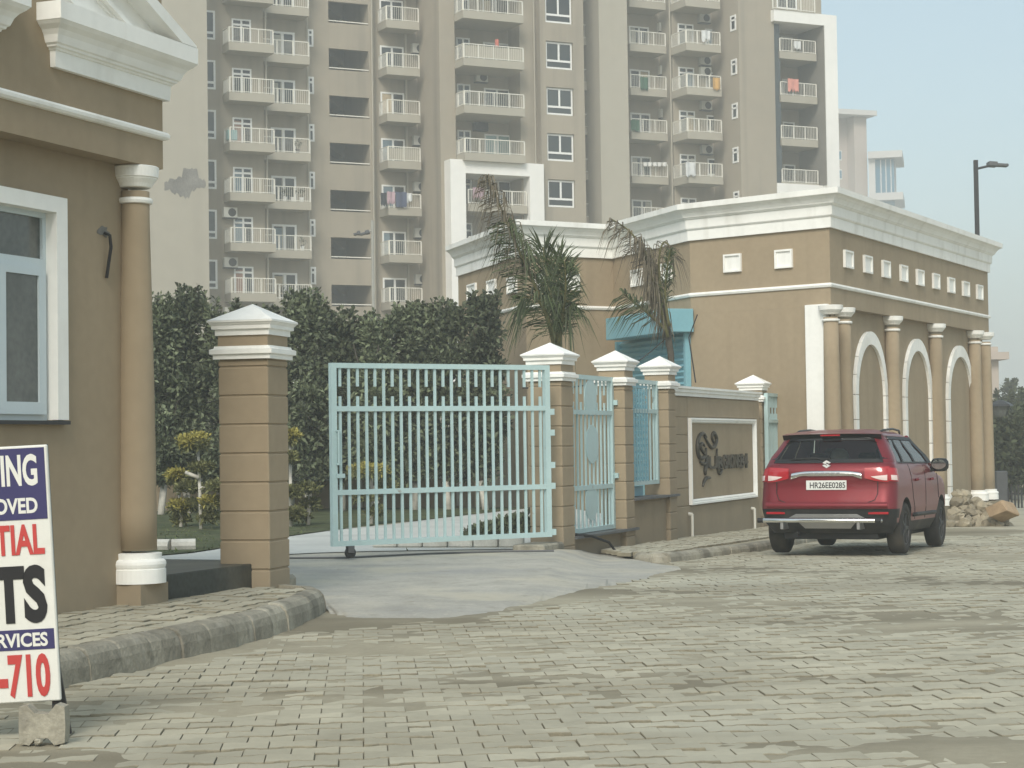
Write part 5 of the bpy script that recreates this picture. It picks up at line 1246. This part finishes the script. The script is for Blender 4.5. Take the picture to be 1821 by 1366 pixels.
# ================================================================== rubble heap by the portico
rr = random.Random(12)
def rock_mesh(k, mt):
    r = random.Random(k+40); m = MB(); n = 7; vs = []; L = [(-.5, .55), (-.15, .95), (.25, .9), (.5, .5)]
    for z, w in L:
        for i in range(n):
            a = 2*math.pi*(i+r.uniform(-.3, .3))/n; q = w*r.uniform(.72, 1.08)*.5; vs.append((q*math.cos(a)*r.uniform(.9, 1.25), q*math.sin(a), z*.8+r.uniform(-.08, .08)))
    fs = [list(range(n))[::-1], [3*n+i for i in range(n)]] + [(j*n+i, j*n+(i+1) % n, (j+1)*n+(i+1) % n, (j+1)*n+i) for j in range(3) for i in range(n)]
    m.t = r.random(); m.add(vs, fs); return m.mesh('rubble_stone', mt)
def block_mesh():
    r = random.Random(3); m = MB(); m.bbox(-.5, .5, -.42, .42, -.42, .42, .07)
    m.v = [(x+r.uniform(-.06, .06)+z*.2, y+r.uniform(-.06, .06), z+r.uniform(-.06, .06)+x*.15) for x, y, z in m.v]; return m.mesh('rubble_stone', M['rock_orange'])
rocks = [rock_mesh(k, M['rock']) for k in range(9)]
YR = 37.0
def place_rock(px, py, s, k, label, grp=None, me=None, dy=0):
    p = at(px, py, YR+dy); o = bpy.data.objects.new('rubble_stone', me or rocks[k % 9]); COL.objects.link(o); o.location = p
    o.scale = (s*rr.uniform(.9, 1.4), s*rr.uniform(.8, 1.2), s*rr.uniform(.6, .95)); o.rotation_euler = (rr.uniform(-.5, .5), rr.uniform(-.5, .5), rr.uniform(0, 6.28)); tag(o, label, 'stone', grp); return o
k = 0
for py in (932, 922, 912, 902, 892, 883):
    half = {932: (1685, 1800), 922: (1692, 1796), 912: (1696, 1780), 902: (1698, 1765), 892: (1700, 1740), 883: (1703, 1725)}[py]
    px = half[0]+rr.uniform(0, 6)
    while px < half[1]:
        place_rock(px, py+rr.uniform(-3, 3), rr.uniform(.18, .34), k, 'broken grey masonry lump in the rubble heap at the portico foot', 'rubble stones heaped by the portico', dy=(932-py)*.012+rr.uniform(-.15, .15)); k += 1; px += rr.uniform(11, 18)
place_rock(1783, 909, .36, 3, 'large orange sandstone block on the right of the rubble heap', None, block_mesh(), dy=-.3)

# ================================================================== estate board and the block that props it
BO = at(108, 1246, 9.45); th = R(2.3)
BM = Matrix.Translation(BO) @ Matrix.Rotation(-th, 4, 'Y') @ Matrix.Rotation(R(2), 4, 'X')
sb = thing('advertising_board', 'white and navy advertising board cut off at the edge of view, red phone digits', 'sign board', (BO.x-.3, BO.y, 0))
W_, H_ = .62, 1.262
b = MB(BM); b.bbox(-W_, 0, 0, .03, 0, H_, .006); obj('panel', b, M['board'], sb)
b = MB(BM); b.box(-W_, -.004, .0305, .05, 0, .03); b.box(-W_, -.004, .0305, .05, H_-.03, H_); b.box(-.034, -.004, .0305, .05, .03, H_-.03); obj('back_frame', b, M['darkmetal'], sb)
def bz(v): return H_-(v-42)/(1140-42)*H_          # board height from the zoomed crop row
def bxx(u, v): return (u-(200+58*(v-42)/1098))/2.4/361*1.0+.0
def bandz(v0, v1, mt): b = MB(BM); b.box(-W_+.004, -.014, -.003, .001, bz(v1), bz(v0)); obj('print_band', b, M[mt], sb)
bandz(52, 358, 'navy'); bandz(828, 915, 'navy')
def line(txt, u0, v0, u1, v1, mt, off=.035):
    vm = (v0+v1)/2; b = MB(BM @ Matrix.Translation((0, -.0035, 0))); put_text(b, txt, (bxx(u0, vm), bxx(u1, vm), bz(v1), bz(v0)), .0012, off); obj('lettering', b, M[mt], sb)
line('ING', 6, 78, 160, 214, 'white_print', .03); line('OVED', -22, 264, 162, 332, 'white_print', .03)
line('TIAL', -20, 378, 190, 508, 'red_print', .03); line('TS', -28, 552, 200, 802, 'black_print', .045)
line('RVICES', -12, 842, 204, 902, 'white_print', .03); line('-710', -4, 932, 214, 1120, 'red_print', .035)
b = MB(); p0 = BM @ Vector((-.02, .04, .1)); 
b.tube([BM @ Vector((-.03, .045, .25)), Vector((BO.x+.012, BO.y+.12, 0.01))], .016, 6); b.tube([BM @ Vector((-.55, .045, .9)), Vector((BO.x-.5, BO.y+.5, 0.01))], .014, 6); b.box(BO.x-.05, BO.x-.01, BO.y+.03, BO.y+.07, 0, BO.z+.04)
obj('stand', b, M['darkmetal'], sb)
c = at_z(78, 1324, 0.0); T = Matrix.Translation((c.x, c.y, 0)) @ Matrix.Rotation(R(-3), 4, 'Z'); b = MB(T)
a_, h_ = .112, .185; pr = [(-a_, .012), (-a_*.55, .0), (-a_*.28, .035), (a_*.28, .035), (a_*.55, .0), (a_, .012), (a_+.004, h_*.5), (a_, h_), (a_*.62, h_+.012), (a_*.28, h_-.035), (-a_*.3, h_-.03), (-a_*.62, h_+.008), (-a_, h_)]
b.xzprism(pr, -.035, .045); o = obj('concrete_block', b, M['kerb']); tag(o, 'notched concrete paving block stood on edge below the advertising board', 'concrete block')
b = MB(Matrix.Translation((c.x-.02, c.y-.03, .02)) @ Matrix.Diagonal((.05, .05, .035, 1))); b.add([tuple(v.co) for v in rocks[2].vertices], [tuple(p.vertices) for p in rocks[2].polygons]); o = obj('pebble', b, M['kerb']); tag(o, 'small stone wedged under the notched concrete block', 'stone')
# ================================================================== the tower
TW = Frame((-10.3, 120.7), R(26))
tower = thing('apartment_tower', 'tall beige apartment tower with stacked balconies and white framed bays', 'apartment tower', TW.w(10, 5, -.4), TW.a)
def T(): return MB(TW.M)
def hs(px, y, ref=300): return TW.hit(px, ref, y)[0]
def hz(px, py, y): return TW.hit(px, py, y)[1]
ZT, Z0 = 42.0, -0.5
def wall(x0, x1, y0, y1, z0=Z0, z1=ZT, mt='tower', name='wall'):
    b = T(); b.box(x0, x1, y0, y1, z0, z1); return obj(name, b, M[mt], tower)
KS = range(-6, 9)
rt2 = random.Random(77)
def railing_geo(b, x0, x1, yf, yb, zt, h=.93, left=True, bars=.125, posts=1.05, solid=None):
    w = .05
    def run(p, q, axis):
        L = abs(q-p); n = max(1, round(L/posts))
        for i in range(n+1):
            c = p+(q-p)*i/n
            yield c, True
        m = int(L/bars)
        for i in range(m): yield p+(q-p)*(i+.5)/m, False
    b.box(x0, x1, yf, yf+w, zt-w, zt); b.box(x0, x1, yf, yf+w*.8, zt-h+.05, zt-h+.09)
    for c, post in run(x0, x1, 0):
        r = .030 if post else .008
        b.box(c-r, c+r, yf+.01, yf+.01+(.05 if post else .02), zt-h, zt-w)
    if left:
        b.box(x0, x0+w, yf+w, yb, zt-w, zt); b.box(x0, x0+w*.8, yf+w, yb, zt-h+.05, zt-h+.09)
        for c, post in run(yf, yb, 1):
            r = .030 if post else .008
            b.box(x0+.01, x0+.01+(.05 if post else .02), c-r, c+r, zt-h, zt-w)
def balcony_stack(x0, x1, yf, yb, zr, ks, para=.49, left=True, h=.93, posts=1.05, zoff=0, style=None):
    proto = None; out = {}
    for k in ks:
        if proto is None:
            k0 = k; zt = zr+3*k
            b = T(); b.box(x0, x1, yf, yb-.004, zt-h-para, zt-h); proto = obj('balcony', b, M['tower_pale'], tower)
            b = T(); railing_geo(b, x0+.03, x1-.03, yf+.04, yb-.01, zt, h, left, posts=posts); obj('railing', b, M['rail'], proto)
            out[k] = proto
        else: out[k] = dup(proto, tower, dz=3.0*(k-k0))
    return out
def rep(first, k0, ks):
    for k in ks:
        if k != k0: dup(first, tower, dz=3.0*(k-k0))
def pane_frame(x0, x1, y, z0, z1, cols=2, trans=None, fw=.09, low=None, kind='window', tint='pane', proud=.05):
    b = T(); yf = y-proud
    b.box(x0, x0+fw, yf, y+.02, z0, z1); b.box(x1-fw, x1, yf, y+.02, z0, z1); b.box(x0+fw, x1-fw, yf, y+.02, z1-fw, z1); b.box(x0+fw, x1-fw, yf, y+.02, z0, z0+fw)
    for i in range(1, cols): c = x0+(x1-x0)*i/cols; b.box(c-fw*.6, c+fw*.6, yf-.004, y+.02, z0+fw, z1-fw)
    for zz in [t for t in (trans, low) if t]: b.box(x0+fw, x1-fw, yf-.008, y+.02, zz-fw*.6, zz+fw*.6)
    o = obj(kind, b, M['frame'], tower)
    b = T(); b.box(x0+fw*.5, x1-fw*.5, y-.02, y-.012, z0+fw*.5, z1-fw*.5); obj('pane', b, M[tint], o)
    if rt2.random() < .0: pass
    return o
def curtain(parent, x0, x1, y, z0, z1):
    b = T(); n = 8
    vs = []
    for i in range(n+1):
        x = x0+(x1-x0)*i/n; yy = y-.03-.012*(i % 2); vs += [(x, yy, z0), (x, yy, z1)]
    b.add(vs, [(2*i, 2*i+2, 2*i+3, 2*i+1) for i in range(n)]); obj('curtain', b, M['curtain'], parent)
def aircon(x, y, z, side=False):
    b = T()
    if side: b.bbox(x-.35, x, y-.42, y+.42, z, z+.62, .02)
    else: b.bbox(x, x+.85, y-.36, y, z, z+.62, .02)
    o = obj('air_conditioner', b, M['aircon'], tower)
    if side: b = MB(TW.M @ Matrix.Translation((x-.352, y+.08, z+.31)) @ Matrix.Rotation(R(-90), 4, 'Y'))
    else: b = MB(TW.M @ Matrix.Translation((x+.52, y-.362, z+.31)) @ Matrix.Rotation(R(90), 4, 'X'))
    b.lathe([(.25, 0), (.25, .006)], (0, 0), 18); f_ = obj('fan_grille', b, M['darkmetal'], o)
    b = T(); b.box(x, x+.85, y-.4, y, z-.05, z-.005) if not side else b.box(x-.4, x, y-.3, y+.3, z-.05, z-.005); obj('bracket', b, M['darkmetal'], o)
    return o
# --- stack A (left) with the pale end wall in front
xw0, xw1 = hs(268, -6), hs(370.5, -6)
b = T(); b.box(xw0-6, xw1, -6, 12, Z0, ZT); obj('end_wall', b, M['tower_pale'], tower)
pr = random.Random(4); cxw, czw = TW.hit(333, 325, -6); prof_t = []; prof_b = []
for k in range(25):
    u = k/24; x = cxw-1.35+2.45*u; top = .35*math.sin(u*2.6)+.45*(u > .45)*(u < .8)+pr.uniform(-.10, .10)-.1; prof_t.append((x, czw+max(top, -.3)+.1)); prof_b.append((x, czw-.42-.45*math.sin(math.pi*u)**2+pr.uniform(-.12, .12)+(.25 if u > .62 else 0)))
b = T(); b.xzprism([(min(x, xw1-.02), z) for x, z in prof_b + prof_t[::-1]], -6.012, -5.99); obj('plaster_patch', b, M['cement'], tower)
yA = -2.7; xa0, xa1 = hs(360, yA), hs(470.5, yA)
wall(xa0-4, xa1, yA, 12)
zA = hz(440, 404.5, -4.0)
balA = balcony_stack(hs(409, -4.0), hs(489.5, -4.0), -4.0, yA, zA, KS)
ww = pane_frame(hs(366, yA), hs(384.5, yA), yA, hz(378, 425, yA), hz(378, 373, yA), 1, low=hz(378, 413, yA), fw=.12); rep(ww, 0, range(-3, 6))
dA = pane_frame(hs(414, yA), hs(448.5, yA), yA, zA-.98, zA+.78, 2, trans=zA+.42, fw=.10, kind='balcony_door'); rep(dA, 0, KS)
b = T(); b.box(hs(432, yA), hs(447, yA), yA-.055, yA-.03, zA-.9, zA-.05); 
for k in (-2, -1, 0, 1):
    pass
for k, px in ((-1, 393), (0, 394), (1, 392), (-2, 395)): aircon(hs(393+1.0, yA), yA, zA+3*k-2.35+.02)
# --- stack B
yB = -.9; xb1 = hs(546.5, -.9)
wall(xa1+.004, xb1, yB, 12)
zB = hz(515, 418, -2.3)
balB = balcony_stack(hs(466, -2.3), hs(553, -2.3), -2.3, yB, zB, KS, left=False)
dB = pane_frame(hs(482, yB), hs(526, yB), yB, zB-.98, zB+.80, 2, fw=.13, kind='balcony_door'); curtain(dB, hs(500, yB), hs(507, yB), yB, zB-.8, zB+.7); rep(dB, 0, KS)
# --- wall C with the stairwell openings
xc0, xc1 = xb1+.004, hs(667, 0)
zC1, zC0 = hz(622, 423, 0), hz(622, 461, 0)
h0, h1 = hs(587, 0), hs(658, 0)
wall(xc0, h0, 0, .25, name='wall'); wall(h1, xc1, 0, .25)
for k in range(-6, 9):
    z_lo = zC1+3*k if k > -6 else Z0; z_hi = zC0+3*(k+1)
    if k == -6: z_lo = Z0
    b = T(); b.box(h0+.002, h1-.002, 0, .25, zC1+3*k, z_hi); sp = obj('spandrel', b, M['tower'], tower) if k == -6 else sp2
    if k == -6: sp2 = sp
    else: dup(sp, tower, dz=3*(k+6))
sp2 = sp
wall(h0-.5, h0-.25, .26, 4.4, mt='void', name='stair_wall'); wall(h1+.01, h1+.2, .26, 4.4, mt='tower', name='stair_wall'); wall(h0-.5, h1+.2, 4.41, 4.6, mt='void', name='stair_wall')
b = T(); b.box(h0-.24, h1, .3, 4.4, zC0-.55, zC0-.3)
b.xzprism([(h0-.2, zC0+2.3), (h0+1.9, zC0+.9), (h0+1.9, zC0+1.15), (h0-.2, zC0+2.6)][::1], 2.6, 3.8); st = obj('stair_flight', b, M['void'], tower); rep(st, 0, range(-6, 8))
b = T(); b.box(h0, h1, .02, .07, zC0+.10, zC0+.16); hr = obj('handrail', b, M['rail'], tower); rep(hr, 0, range(-5, 8))
sw_ = pane_frame(hs(549, 0), hs(559.5, 0), 0, hz(554, 421, 0), hz(554, 390, 0), 1, trans=hz(554, 400, 0), fw=.12); rep(sw_, 0, range(-5, 6))
# --- stack D
yD = .6; xd1 = hs(746, yD)
wall(xc1+.004, xd1+3, yD, 12)
zD = hz(716, 427.5, -.9)
balD = balcony_stack(hs(690, -.9), hs(749, -.9), -.9, yD, zD, KS)
dD = pane_frame(hs(678, yD), hs(720, yD), yD, zD-.98, zD+.72, 2, fw=.11, kind='balcony_door'); rep(dD, 0, KS)
for k in (-1, 0, 1, 2, 4): aircon(hs(733, yD), yD, zD+3*k+.35)
# --- stack E: bay between two fins, lower part in a white frame
yE = -3.0; xe0, xe1 = hs(784, yE), hs(811.5, yE)
wall(xe0, xe1, yE, 12); xe2, xe3 = hs(927, yE), hs(956, yE)
wall(xe2, xe3, yE, 12); yEb = -1.3; wall(xe1+.004, xe2-.004, yEb, 12, name='wall')
b = T(); b.box(xe0-.9, xe0-.78, yD-.2, yD-.05, Z0, ZT); obj('downpipe', b, M['tower_pale'], tower)
zE = hz(880, 247.9, -4.3)
balE = balcony_stack(hs(827, -4.3), hs(935, -4.3), -4.3, yEb, zE, range(0, 5), posts=1.0)
dE = pane_frame(hs(862, yEb), hs(908, yEb), yEb, zE+3-.98, zE+3+.85, 2, fw=.11, kind='balcony_door'); rep(dE, 1, range(2, 5))
dE2 = pane_frame(hs(814, yEb), hs(838, yEb), yEb, zE-.98, zE+1.0, 2, trans=zE+.5, fw=.10, kind='balcony_door'); rep(dE2, 0, range(-3, 5))
pane_frame(hs(862, yEb), hs(908, yEb), yEb, zE-.98, zE+.85, 2, fw=.11, kind='balcony_door', tint='pane_blue')
pane_frame(hs(862, yEb), hs(908, yEb), yEb, zE-.98-3, zE+.85-3, 2, fw=.11, kind='balcony_door')
pane_frame(hs(862, yEb), hs(908, yEb), yEb, zE-.98-6, zE+.85-6, 2, fw=.11, kind='balcony_door')
aircon(hs(845, yEb), yEb, zE+3*1+1.15); b = T(); b.bbox(hs(841, yEb), hs(864, yEb), yEb-.5, yEb-.01, zE+.95, zE+1.5, .02); obj('dark_box', b, M['darkmetal'], tower)
yW = -3.95; zW1 = hz(880, 287, yW); zWi = hz(880, 305, yW)
wx0, wx1, wi0, wi1 = hs(801, yW), hs(967, yW), hs(828, yW), hs(942, yW)
wx0_ = hs(800, yW); 
b = T(); b.box(wx0, wi0, yW, yE-.004, Z0, zW1); b.box(wi1, wx1, yW, yE-.02, Z0, zW1); b.box(wi0, wi1, yW, yEb, zWi-.2, zW1)
obj('white_frame', b, M['tower_white'], tower)
balE2 = balcony_stack(hs(832, -3.7), hs(937, -3.7), -3.7, yEb, hz(900, 339, -3.7), range(-3, 1), left=False)
for st_, k_, xs_, yf_, zt_ in ((balE, 2, (827, 935), -4.3, zE), (balD, 2, (690, 749), -.9, zD)):      # railings backed with cream sheet
    b = T(); b.box(hs(xs_[0], yf_)+.1, hs(xs_[1], yf_)-.1, yf_+.10, yf_+.12, zt_+3*k_-.86, zt_+3*k_-.1); obj('screen_panel', b, M['tower_pale'], st_[k_])
# --- F windows
yF = -3.6; xf0, xf1 = xe3+.004, hs(1041.5, yF)
fz1, fz0 = hz(997, 156, yF), hz(997, 205, yF); f0, f1 = hs(974, yF), hs(1022.5, yF)
wall(xf0, f0, yF, 12); wall(f1, xf1, yF, 12); wall(f0+.002, f1-.002, yF+.21, 12)
b = T(); b.box(f0+.002, f1-.002, yF, yF+.2, fz1, fz0+3.0); fs_ = obj('spandrel', b, M['tower'], tower); rep(fs_, 0, range(-6, 7))
wF = pane_frame(f0+.03, f1-.03, yF+.19, fz0+.03, fz1-.03, 1, low=fz0+.55, fw=.11)
b = T(); c = (f0+f1)/2; b.box(c-.06, c+.06, yF+.13, yF+.19, fz0+.6, fz1-.1); obj('mullion', b, M['frame'], wF); rep(wF, 0, range(-5, 6))
# --- G recess
yG = 1.5; xg1 = hs(1072, yG)
wall(xf1+.004, xg1+1.2, yG, 12, name='wall')
zG = hz(1050, 362, -1.2)
balcony_stack(xf1+.01, hs(1058, -1.2), -1.2, yG, zG, KS, left=False)
for k in (1, 3): aircon(hs(1050, yG), yG, zG+3*k+1.2)
# --- fin between G and H
yH0 = -3.0; xh0, xh1 = hs(1069, yH0), hs(1119.5, yH0); wall(xh0, xh1, yH0, 12, mt='tower_pale')
# --- stack H
yH = .8; xh2 = hs(1187, yH)
wall(xh1+.004, xh2, yH, 12); zH = hz(1153, 290, -1.0)
balH = balcony_stack(hs(1124, -1.0), hs(1188.5, -1.0), -1.0, yH, zH, KS, left=False, posts=.9)
dH = pane_frame(hs(1122, yH), hs(1157.5, yH), yH, zH-.98, zH+.72, 2, fw=.11, kind='balcony_door'); rep(dH, 0, KS)
for k in (1, 2, 3): aircon(hs(1172, yH), yH, zH+3*k+.45)
wall(xh2+.004, hs(1198, -.9), -.9, 12, mt='tower_pale', name='pier')
# --- stack I
yI = -1.0; xi0, xi1 = hs(1198, -.9)+.004, hs(1289, yI)
wall(xi0, xi1+2.5, yI, 12); zI = hz(1245, 289, -3.0)
balI = balcony_stack(hs(1224, -3.0), hs(1286, -3.0), -3.0, yI, zI, KS, posts=.95)
dI = pane_frame(hs(1209, yI), hs(1237, yI), yI, zI-.98, zI+.85, 2, trans=zI+.45, fw=.10, kind='balcony_door'); rep(dI, 0, KS)
wI = pane_frame(hs(1258, yI), hs(1285, yI), yI, zI-.5, zI+.65, 2, fw=.10); rep(wI, 0, KS)
for k, dz in ((2, 1.05), (2, .30), (1, .95), (3, 1.0), (0, .9)): aircon(hs(1245, yI), yI, zI+3*k+dz)
# --- fin J with narrow windows on its side, then the framed bay K
yJ = -4.4; xj0, xj1 = hs(1318, yJ), hs(1381, yJ); wall(xj0, xj1, yJ, 12, mt='tower')
ya, _ = TW.hitx(1304, 300, xj0); yb_, _ = TW.hitx(1314, 300, xj0)
zj1, zj0 = TW.hitx(1308, 262, xj0)[1], TW.hitx(1308, 290, xj0)[1]
b = T(); X0 = xj0-.05; ya, yb_ = max(ya, yb_), min(ya, yb_)
for zz0, zz1 in ((zj0, zj0+.12), (zj1-.12, zj1), (zj0+(zj1-zj0)*.62, zj0+(zj1-zj0)*.62+.12)): b.box(X0, xj0+.01, yb_, ya, zz0, zz1)
b.box(X0, xj0+.01, yb_, yb_+.14, zj0+.12, zj1-.12); b.box(X0, xj0+.01, ya-.14, ya, zj0+.12, zj1-.12); wj = obj('window', b, M['frame'], tower)
b = T(); b.box(xj0-.02, xj0-.01, yb_+.1, ya-.1, zj0+.1, zj1-.1); obj('pane', b, M['pane'], wj); rep(wj, 0, range(-3, 5))
yK = -4.8; k0, k1 = hs(1381.5, yK), hs(1493, yK); ki1 = hs(1471, yK); kz1, kzi = hz(1430, 22, yK), hz(1430, 42, yK); kb = hz(1430, 326, yK)
yKb = -1.6
b = T(); b.box(ki1, k1, yK, 10, Z0, kz1); b.box(k0, ki1, yK, yKb, kzi, kz1); b.box(k0, ki1, yK+.5, yKb, kb-.9, kb); obj('white_frame', b, M['tower_white'], tower)
wall(k0+.004, ki1-.004, yKb+.004, 12, name='wall'); 
b = T(); b.box(k0+.004, ki1-.004, yK+.7, yKb, Z0, kb-.95); obj('wall', b, M['tower'], tower)
b = T(); b.box(hs(1379, -4.0), hs(1391, -4.0), -4.0, -3.9, kb, kzi); obj('glass_strip', b, M['pane'], tower)
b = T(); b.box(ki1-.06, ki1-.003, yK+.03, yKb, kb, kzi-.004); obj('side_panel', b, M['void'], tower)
zK = hz(1422, 224, -4.15)
balK = balcony_stack(hs(1391, -4.15), hs(1456, -4.15), -4.15, yKb, zK, range(-1, 3), left=False)
dK = pane_frame(hs(1393, yKb), hs(1414, yKb), yKb, zK-.98, zK+.72, 1, fw=.11, kind='balcony_door'); rep(dK, 0, range(-2, 3))
b = T(); b.box(k0+.5, hs(1466, -4), -4, 10, kz1, ZT); obj('upper_wall', b, M['tower'], tower)
pane_frame(hs(1386, -4), hs(1422, -4), -4, kz1+.3, kz1+2.2, 2, kind='balcony_door', fw=.11)
b = T(); railing_geo(b, hs(1380, -4.9), hs(1455, -4.9), -4.9, -4.1, kz1+.95, left=False); obj('railing', b, M['rail'], tower)
aircon(hs(1440, yKb), yKb, zK+1.1); aircon(hs(1440, yKb), yKb, zK+3+1.2)
# --- rainwater pipes and drawn curtains
for px, y in ((474, yA+.0), (663, -.0), (771, yD-.0), (952, yE-.0), (1194, -.9), (1292, yI), (600-52, -.9)):
    x = hs(px, y); b = T(); b.tube([(x, y-.09, Z0), (x, y-.09, ZT)], .055, 8); obj('rain_pipe', b, M['tower_pale'], tower)
cm = [mat('curtain cloth %d' % i, c, 0.9, 0.15, 3, bump=0) for i, c in enumerate([(.40, .40, .36), (.30, .20, .16), (.16, .22, .26), (.42, .35, .24)])]
rc5 = random.Random(15)
for xs_, y, zr_, k_lo, k_hi in (((414, 448), yA, zA, -2, 5), ((482, 526), yB, zB, -2, 5), ((678, 720), yD, zD, -2, 5), ((862, 908), yEb, zE, 1, 4), ((1122, 1157), yH, zH, -1, 5), ((1209, 1237), yI, zI, -1, 5), ((1258, 1285), yI, zI, -1, 5)):
    for k in range(k_lo, k_hi):
        if rc5.random() < .6:
            x0, x1 = hs(xs_[0], y)+.12, hs(xs_[1], y)-.12; w_ = (x1-x0)*rc5.choice((.28, .45, .48)); x0 = x0 if rc5.random() < .5 else x1-w_
            zlo = zr_+3*k-(.4 if xs_[0] == 1258 else .85); b = T(); n = 9; vs = []
            for i in range(n+1): vs += [(x0+w_*i/n, y-.027-.008*(i % 2), zlo), (x0+w_*i/n, y-.027-.008*(i % 2), zr_+3*k+.58)]
            b.add(vs, [(2*i, 2*i+2, 2*i+3, 2*i+1) for i in range(n)]); obj('curtain', b, cm[rc5.randrange(4)], tower)
# --- washing, pots and boxes out on the balconies
cloths = [mat('cloth %d' % i, c, 0.9, 0.1, 4, bump=0) for i, c in enumerate([(.55, .17, .13), (.42, .30, .34), (.06, .075, .13), (.60, .62, .62), (.62, .27, .22), (.55, .33, .10), (.05, .12, .08), (.03, .035, .045)])]
def hang(px0, px1, py0, py1, y, ci, label, grp=None, name='hanging_cloth', cat='laundry'):
    x0, x1 = hs(px0, y), hs(px1, y); z1_, z0_ = hz((px0+px1)/2, py0, y), hz((px0+px1)/2, py1, y); b = T(); n = 8; r = random.Random(int(px0*7))
    vs = []; ph = r.uniform(0, 6)
    for s_ in (0, -.05):
        for i in range(n+1):
            t = i/n; x = x0+(x1-x0)*t
            for z in (z1_+r.uniform(-.03, .03), z0_+r.uniform(-.16, .12)): vs.append((x, y+s_+.03*math.sin(ph+t*9), z))
    m = 2*(n+1); fs = [(2*i, 2*i+2, 2*i+3, 2*i+1) for i in range(n)] + [(m+2*i, m+2*i+1, m+2*i+3, m+2*i+2) for i in range(n)] + [(2*i, m+2*i, m+2*i+2, 2*i+2) for i in range(n)]
    fs += [(0, 1, m+1, m), (2*n, m+2*n, m+2*n+1, 2*n+1)]
    b.add(vs, fs); o = obj(name, b, cloths[ci]); tag(o, label, cat, grp); return o
yl = -1.0
hang(676, 687, 343, 364, yl, 7, 'dark cloth at the left end of the railing with four drying garments')
hang(688, 701, 341, 360, yl, 1, 'pink garment drying on the railing beside the blue one')
hang(703, 722, 342, 366, yl, 2, 'dark blue garment drying on the third balcony stack from the left')
hang(722, 732, 344, 359, yl, 3, 'pale garment drying at the right end beside the blue one')
hang(840, 860, 334, 352, -3.8, 1, 'pale pink sheet on the balcony railing inside the lower white frame')
hang(1404, 1422, 141, 161, -4.25, 4, 'salmon pink towel on a railing in the right white frame')
hang(1416, 1427, 74, 86, -4.25, 3, 'white cloth on the top railing in the right white frame')
hang(1252, 1266, 55, 72, -3.1, 3, 'white cloth bundle on the railing near the top of the sixth stack')
hang(1270, 1283, 139, 157, -3.1, 5, 'orange cloth on a balcony railing of the sixth stack')
hang(1219, 1236, 289, 312, -3.1, 3, 'white sheet hung at the left of a low balcony of the sixth stack')
hang(883, 890, 71, 82, -4.2, 0, 'small red cloth above a solid railing over the white frame')
hang(1141, 1154, 138, 158, -1.1, 6, 'dark green sheet behind a railing of the fifth stack')
hang(1123, 1138, 214, 232, -1.1, 6, 'dark green sheet on the lower railing of the fifth stack')
for i, px in enumerate((1147, 1155, 1164, 1172, 1181)):
    x, z = TW.hit(px, 293, -1.15); b = MB(TW.M); b.lathe([(.13, z-.12), (.19, z+.12), (.20, z+.14)], (x, -1.18), 12)
    o = obj('hanging_planter', b, M['frame']); tag(o, 'small white planter hooked on a balcony railing, ' + ('leftmost of five', 'second from the left of five', 'middle one of five', 'fourth from the left of five', 'rightmost of five')[i], 'planter', 'white planters on a railing')
rp5 = random.Random(9)
for k, px, where in ((1, 506, 'leftmost on the third balcony above the hedge'), (1, 520, 'middle of the third balcony above the hedge'), (1, 536, 'rightmost on the third balcony above the hedge'), (2, 530, 'alone on the fourth balcony above the hedge'),
                     (-1, 500, 'leftmost on the balcony just above the hedge'), (-1, 514, 'second from left on the balcony just above the hedge'), (-1, 528, 'third from left on the balcony just above the hedge'), (-1, 541, 'rightmost on the balcony just above the hedge'), (0, 536, 'alone on the second balcony above the hedge')):
    x = hs(px, -2.0); z = zB+3*k-.93; o_ = thing('potted_plant', 'potted plant of the second stack, ' + where, 'plant', TW.w(x, -2.0, z), 0, 'potted plants on the second balcony stack')
    b = MB(TW.M); b.lathe([(.10, z+.002), (.15, z+.28), (.155, z+.3)], (x, -2.0), 10); obj('pot', b, M['frame' if rp5.random() < .5 else 'bark'], o_)
    b = MB(TW.M); p_ = TW.w(x, -2.0, z+.6); b.M = Matrix.Identity(4); leaf_clump(b, p_, 70, (.22, .22, .30), .16, rp5, .7); obj('foliage', b, M['leaf_far'], o_)
b = T(); x, z = TW.hit(372, 240, -3.95); x0 = hs(415, -3.9); z = hz(415, 238, -3.9); b.bbox(x0-.3, x0+.3, -3.85, -3.4, z-.35, z+.25, .02); o = obj('storage_box', b, M['pane_blue']); tag(o, 'pale blue box on a left stack balcony behind the railing', 'box')

# ================================================================== haze over the whole place
hb = MB(); hb.box(-1600, 1600, -90, 1700, -1.6, 44)
hz_m = bpy.data.materials.new('haze'); hz_m.use_nodes = True; tn = hz_m.node_tree
tn.nodes.remove(tn.nodes['Principled BSDF']); pv = tn.nodes.new('ShaderNodeVolumePrincipled')
pv.inputs['Color'].default_value = (0.92, 0.945, 0.94, 1); pv.inputs['Density'].default_value = 0.0023; pv.inputs['Anisotropy'].default_value = 0.2
tn.links.new(pv.outputs[0], tn.nodes['Material Output'].inputs['Volume'])
obj('haze', hb, hz_m, None, 'stuff')
